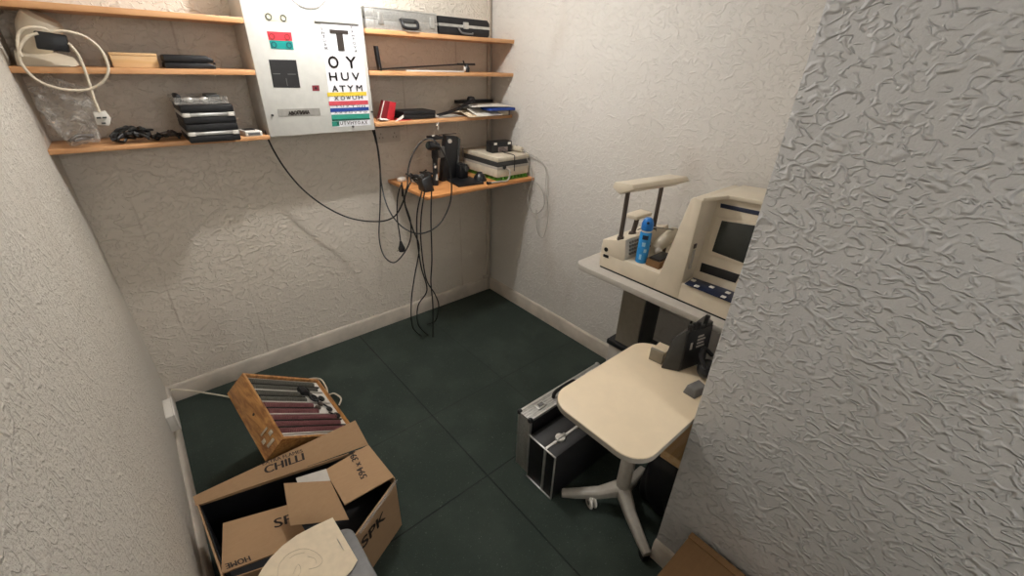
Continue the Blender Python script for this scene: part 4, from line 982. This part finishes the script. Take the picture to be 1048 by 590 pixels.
# lens rows (each lens is one rim)
Mrim_b = mat('black_lens_rim', '74736a', .3, .4); Mrim_r = mat('red_lens_rim', '8f5f60', .3, .3); M_rail = mat('dark_rail', '201c19', .5)
rows = 9; y0r = L_-tk-.022; dy = (2*L_-2*tk-.03)/rows
for k in range(rows):
    yc_ = y0r-dy*k-.004
    full = k in (0, 1, 6, 7, 8); xe = (W-tk-.02) if full else (.03+.012*k)
    m = MB(); n = int((xe+W-tk-.02)/.0085)
    for i in range(n):
        x = -W+tk+.014+i*.0085; p = V((x, yc_, -.018))
        b = bmesh.new(); bmesh.ops.create_cone(b, cap_ends=True, segments=12, radius1=.0175, radius2=.0175, depth=.004)
        b.transform(ML @ Matrix.Translation(p) @ Matrix.Rotation(math.radians(90), 4, 'Y')); m._join(b)
    obj('lens_row', m, Mrim_b if k < 4 else Mrim_r, ls)
    obj('row_rail', MB().box((-W+tk+.005, yc_-dy*.5-.0028, -.014), (W-tk-.012 if full or k in (3, 5) else xe, yc_-dy*.5+.0028, -.0065), .0005, ML), M_rail if k in (0, 2, 4, 6, 7) else M_lamg, ls)
# occluders and trial frame parts in the white part of the tray
for x, y, r in ((.145, .055, .017), (.150, -.02, .015), (.168, -.065, .018)): 
    b = bmesh.new(); bmesh.ops.create_cone(b, cap_ends=True, segments=18, radius1=r, radius2=r, depth=.007); b.transform(ML @ Matrix.Translation((x, y, -.006))); obj('occluder', MB()._join(b), M_blk, ls)
for p, q in (((.12, .03), (.16, -.02)), ((.13, -.045), (.17, -.065))): obj('occluder_handle', MB().cyl(ML @ V((*p, -.006)), ML @ V((*q, -.006)), .004, n=8), M_blk, ls)
m = MB()
for cx, cy in ((.065, .10), (.085, .045)):
    m.tube([ML @ V((cx+.02*math.cos(a), cy+.02*math.sin(a), .004)) for a in [i*math.pi/4 for i in range(9)]], .005, 7, 3)
m.cyl(ML @ V((.045, .13, 0)), ML @ V((.10, .02, .004)), .005, n=8); m.box((.03, .075, -.012), (.075, .12, .010), .004, ML)
obj('trial_frame', m, M_blk, ls)
for x, y in ((.085, -.01), (.115, .015), (.09, .085)): obj('fitting', MB().box((x-.012, y-.010, -.012), (x+.012, y+.010, .0), .003, ML), M_rod, ls)
for k, (x, y) in enumerate(((.12, .12), (.095, -.09))): obj('tray_label', MB().box((x-.025, y-.008, -.0138), (x+.025, y+.008, -.013), 0, ML), M_cream2, ls)
# lid folded back beneath, propping the case up
lowc = ML @ V((W, 0, -H_)); hi = ML @ V((-W, 0, -H_))
A = [ML @ V((-.02, -L_+.02, -H_-.003)), ML @ V((-.02, L_-.02, -H_-.003))]
B_ = [V((a.x-.03, a.y, .0)) for a in A]
m = MB().sheet([[A[0], A[1]], [B_[0], B_[1]]], .018); obj('lid', m, M_case_w, ls)
ft = ML @ V((W-.02, 0, -H_)); 
# cream flex: wall socket to behind case, with two loops
t = obj('floor_cable', MB().tube([(XL+.02, -.02, .10), at(180, 399, 'z', .09), at(200, 401, 'z', .06), at(226, 405, 'z', .02), (-1.86, -.32, .008), (-1.70, -.36, .008), at(312, 390, 'z', .01), at(327, 388, 'z', .03), at(334, 397, 'z', .02), at(336, 404, 'z', .01), at(342, 403, 'z', .03), at(349, 408, 'z', .03), at(347, 415, 'z', .01)], .0045, 8, 6), M_wcab); tag(t, 'thin cream cable trailing from left wall corner round behind the lens case', 'cable')

# ================================================================== LEFT: carton
ct = thing('carton', (-1.92, -1.35, 0), 'open brown cardboard carton with CHILLI printed on its raised flap', 'carton')
ZK = .30
BL, BR, RR, FF, FL = V((-2.205, -1.105, 0)), V((-1.622, -1.245, 0)), V((-1.603, -1.452, 0)), V((-1.815, -1.560, 0)), V((-2.185, -1.455, 0))
ring_ = [BL, BR, RR, FF, FL]; cen = sum(ring_, V())/5
m = MB(); inn = [p+(cen-p).normalized()*.006 for p in ring_]
def wall(i, j, z0, z1a, z1b=None, name='side_panel', mt=M_card):
    z1b = z1a if z1b is None else z1b; a, b, c, d = ring_[i], ring_[j], inn[j], inn[i]
    U = V((0, 0, 1)); return obj(name, MB().hexa([a+U*z0, b+U*z0, c+U*z0, d+U*z0, a+U*z1a, b+U*z1b, c+U*z1b, d+U*z1a]), mt, ct)
wall(0, 1, .0, ZK); wall(1, 2, .0, ZK-.005); wp = wall(2, 3, .0, ZK-.02, ZK-.035); wall(3, 4, .0, ZK-.035, ZK-.005); wall(4, 0, .0, ZK)
obj('bottom_panel', MB().prism([p+V((0, 0, .001)) for p in inn], (0, 0, .005)), M_card, ct)
lin_ = [p+(cen-p).normalized()*.009 for p in ring_]; lin2 = [p+(cen-p).normalized()*.012 for p in ring_]
b = bmesh.new(); top_ = [ZK-.012, ZK-.012, ZK-.05, ZK-.055, ZK-.02]
ro = [b.verts.new(p+V((0, 0, z))) for p, z in zip(lin_, top_)]; ri = [b.verts.new(p+V((0, 0, z))) for p, z in zip(lin2, top_)]
bo_ = [b.verts.new(p+V((0, 0, .008))) for p in lin_]; bi = [b.verts.new(p+V((0, 0, .06))) for p in lin2]
for i in range(5):
    j = (i+1) % 5
    for A, B in ((bo_, ro), (ro, ri), (ri, bi)): b.faces.new((A[i], A[j], B[j], B[i]))
b.faces.new(bo_[::-1]); b.faces.new(bi); m = MB(); m._join(b)
tag(obj('box_liner', m, M_blk2, None), 'black plastic liner inside the open brown carton', 'liner')
# lettering on the near side panel
du = (FF-RR).normalized(); dn = V((du.y, -du.x, 0)); 
u_ = -du   # reads left to right from the room
on_ = RR+du*.215
nrm_ = u_.cross(V((0, 0, 1)))
obj('side_lettering', text_bm(MB(), 'SPK', on_+V((0, 0, .165))+nrm_*.001, u_, (0, 0, 1), .13, .05, .001, .002), M_ink, wp)
m = MB().tube([RR+V((.004, -.002, ZK-.02)), RR+du*.05+nrm_*.008+V((0, 0, ZK-.018)), RR+du*.12+nrm_*.004+V((0, 0, ZK-.03)), RR+du*.22+nrm_*.006+V((0, 0, ZK-.03))], .006, 6, 5)
obj('torn_tape', m, M_clear, ct)
def fpt(x, y, z): return at(x, y, 'z', z)
# CHILLI flap, leaning outward over the wooden case
def flap_plane(a, b, rise):     # plane through hinge a-b, leaning away from the box centre
    d = (b-a).normalized(); o = V((-d.y, d.x, 0)); c_ = (a+b)/2-V((cen.x, cen.y, a.z))
    if o.dot(c_) < 0: o = -o
    w_ = (o*math.cos(rise)+V((0, 0, 1))*math.sin(rise)).normalized(); n = d.cross(w_).normalized()
    return a, (n if n.dot(CAM-a) > 0 else -n)
def flap(name, px, n, th=.005): return obj(name, MB().quad(*px, th, n), M_card, ct)
def flap_text(s, px, pl, par, bold=0, lift=.0012):
    a, b, c = [atp(x, y, pl[0], pl[1]) for x, y in px]; u = b-a; v = c-a; me = text_mesh(s); mb = MB()
    xs = [p.co.x for p in me.vertices]; ys = [p.co.y for p in me.vertices]
    for k in ([0] if not bold else [-bold, 0, bold]):
        m2 = me.copy()
        for p in m2.vertices: p.co = a+u*((p.co.x-min(xs))/(max(xs)-min(xs))+k)+v*((p.co.y-min(ys))/(max(ys)-min(ys)))+pl[1]*(lift+abs(k)*.01)
        mb.bm.from_mesh(m2); bpy.data.meshes.remove(m2)
    bpy.data.meshes.remove(me); return obj('lettering', mb, M_ink, par, smooth=0)
h0, h1_ = fpt(200.5, 518, ZK), fpt(377, 455.5, ZK); pl = flap_plane(h0, h1_, math.radians(38))
fc_ = flap('back_flap', [atp(197.5, 508.5, *pl), atp(363.6, 430.5, *pl), h1_, h0], pl[1])
flap_text('CHILLI', [(271.5, 485.5), (311.5, 471), (270.2, 478)], pl, fc_, bold=.012)
flap_text('EXTRA FLAMES', [(269, 476.8), (310, 463), (268, 473.6)], pl, fc_, bold=.003)
# end flap folded inward, lifted a little
h0, h1_ = fpt(377, 455.5, ZK-.001), fpt(403, 488, ZK-.001); a_ = fpt(352.7, 516.8, .318); n_ = (h1_-h0).cross(a_-h0).normalized(); n_ = n_ if n_.z > 0 else -n_
pl = (h0, n_); fr_ = flap('end_flap', [atp(332.4, 481.5, *pl), h0, h1_, a_], n_)
flap_text('594 x 394', [(376, 488), (362.5, 461.5), (369.5, 491.5)], pl, fr_, bold=.01)
# front flap folded in and down
h0, h1_ = fpt(226.6, 587.5, ZK-.003), fpt(318, 553, ZK-.003); a_ = fpt(228, 536, .262); n_ = (h1_-h0).cross(a_-h0).normalized(); n_ = n_ if n_.z > 0 else -n_
pl = (h0, n_); ff_ = flap('front_flap', [a_, atp(296, 516.5, *pl), h1_, h0], n_)
flap_text('HOME', [(255, 569.5), (230.5, 578), (257, 574.5)], pl, ff_, bold=.014)
flap_text('SPI', [(281.5, 541.5), (305, 533), (280, 532.5)], pl, ff_, bold=.014)
# plain square flap sticking up
a_, b_, c_ = fpt(290.3, 495, .405), fpt(338, 492.4, .39), fpt(357, 532, .328); n_ = (b_-a_).cross(c_-a_).normalized(); n_ = n_ if n_.z > 0 else -n_
tf_ = flap('torn_flap', [a_, b_, c_, atp(297, 538.5, a_, n_)], n_)
# pale packing sheet inside
t = obj('packing_sheet', MB().sheet([[fpt(303, 490, .322), fpt(334, 480.5, .322)], [fpt(308, 507, .308), fpt(340, 498, .308)]], .003), M_lamg); tag(t, 'pale sheet tucked under the plain torn flap of the open carton', 'packing')

# grey bin with drawing on top
ZG = .44
bn = thing('storage_tub', (-1.96, -1.75, 0), 'grey plastic tub standing in front of the open carton', 'tub')
p1 = fpt(353, 543, ZG); p2 = fpt(377, 590, ZG)
X1 = p1.x+.02; rr = rrect(X1-.30, X1, p1.y-.36, p1.y+.012, .035, 0)
def shrink(P, k, z): return [((x-X1+.15)*k+X1-.15, (y-p1.y+.17)*k+p1.y-.17, z) for x, y, _ in P]
b = bmesh.new(); rg = [[b.verts.new(q) for q in shrink(rr, k, z)] for k, z in ((.88, .001), (.98, ZG-.03))]
n = len(rr)
for i in range(n): b.faces.new((rg[0][i], rg[0][(i+1) % n], rg[1][(i+1) % n], rg[1][i]))
b.faces.new(rg[0][::-1]); b.faces.new(rg[1]); m = MB(); m._join(b); obj('tub_body', m, M_mgrey, bn)
obj('tub_lid', MB().prism([(x, y, ZG-.03) for x, y, _ in rr], (0, 0, .028), .006), M_mgrey, bn)
ZP = ZG+.003
o = [(340.5, 530), (354, 553), (367.6, 576.5), (372, 584)]
l = [(303, 548), (278, 569), (262, 592), (250, 620)]
rt_ = [(340.5, 530), (367.6, 576.5)]
g = []
for i in range(9):
    v = i/8
    # left boundary curls up off the tub; right boundary straight
    r = fpt(340.5+27.1*min(1, v*1.25), 530+46.5*min(1, v*1.25), ZP) if v <= .8 else fpt(367.6-22*(v-.8)*5*.9, 576.5+20*(v-.8)*5, ZP)
    a = [(340, 530.2), (322, 538.5), (304, 548), (289, 559), (277, 571), (268, 583), (260, 597), (254, 612), (249, 628)][i]
    e = fpt(*a, ZP)
    g.append([e.lerp(r, k/6)+V((0, 0, .0)) for k in range(7)])
pp = obj('drawing_sheet', MB().sheet(g, .001, (0, 0, 1)), M_paper2)
pt_ = thing('paper_drawing', (g[4][3].x, g[4][3].y, ZG), 'cream paper with a faint pencil drawing lying on the grey tub', 'paper')
pp.parent = pt_; pp.location = pp.location-pt_.location
def pl_(P): obj('pencil_line', MB().tube([fpt(x, y, ZP+.001) for x, y in P], .0004, 5, 4), M_pencil, pt_)
pl_([(284, 590), (286, 578), (296, 567), (310, 562), (322, 565), (330, 573), (326, 580), (316, 583)])
pl_([(300, 588), (305, 578), (308, 584), (304, 592)]); pl_([(296, 572), (303, 568), (312, 566)]); pl_([(315, 570), (322, 572), (324, 577)])
m = MB().tube([fpt(345, 552, ZP+.0015), fpt(351.5, 563, ZP+.0015)], .0012, 5, 1); obj('staple', m, M_alu2, pt_)

# ================================================================== right foreground cardboard box
cx = thing('cardboard_box', (-1.02, -2.45, 0), 'closed brown cardboard box standing against the foot of the pier wall', 'box')
xa = XP-.018
obj('box_body', MB().box((xa-.30, -2.68, 0), (xa, -2.317, .298), .002), M_card_d, cx)
obj('top_flap', MB().box((xa-.30, -2.679, .2985), (xa-.028, -2.317, .303), .001), M_card_d, cx)
obj('edge_flap', MB().box((xa-.026, -2.68, .2985), (xa, -2.315, .305), .001), M_card_d, cx)

# ================================================================== light
def point(name, loc, w, col, r):
    l = bpy.data.lights.new(name, 'POINT'); l.energy = w; l.color = col; l.shadow_soft_size = r
    o = bpy.data.objects.new(name, l); o.location = loc; COL.objects.link(o); return o
point('ceiling_bulb', (-1.13, -.70, 2.33), 27, (1, .985, .965), .032)
point('rear_fill', (-1.25, -4.1, 2.2), 21, (.97, .98, 1.0), .25)  # unseen soft fill added behind the camera to brighten the room
w = bpy.data.worlds.new('world'); bpy.context.scene.world = w; w.use_nodes = True
w.node_tree.nodes['Background'].inputs[0].default_value = (.8, .85, .9, 1); w.node_tree.nodes['Background'].inputs[1].default_value = .0

# ================================================================== camera
cd = bpy.data.cameras.new('camera'); co = bpy.data.objects.new('camera', cd); COL.objects.link(co)
cd.sensor_fit = 'HORIZONTAL'; cd.sensor_width = 36; cd.lens = FPX/1048*36; cd.clip_start = .02
co.matrix_world = Matrix(((CR.x, CU.x, -_f.x, CAM.x), (CR.y, CU.y, -_f.y, CAM.y), (CR.z, CU.z, -_f.z, CAM.z), (0, 0, 0, 1)))
sc = bpy.context.scene; sc.camera = co
sc.view_settings.view_transform = 'Standard'; sc.view_settings.look = 'None'; sc.view_settings.exposure = 0.32; sc.view_settings.gamma = 1
sc.view_settings.use_curve_mapping = False
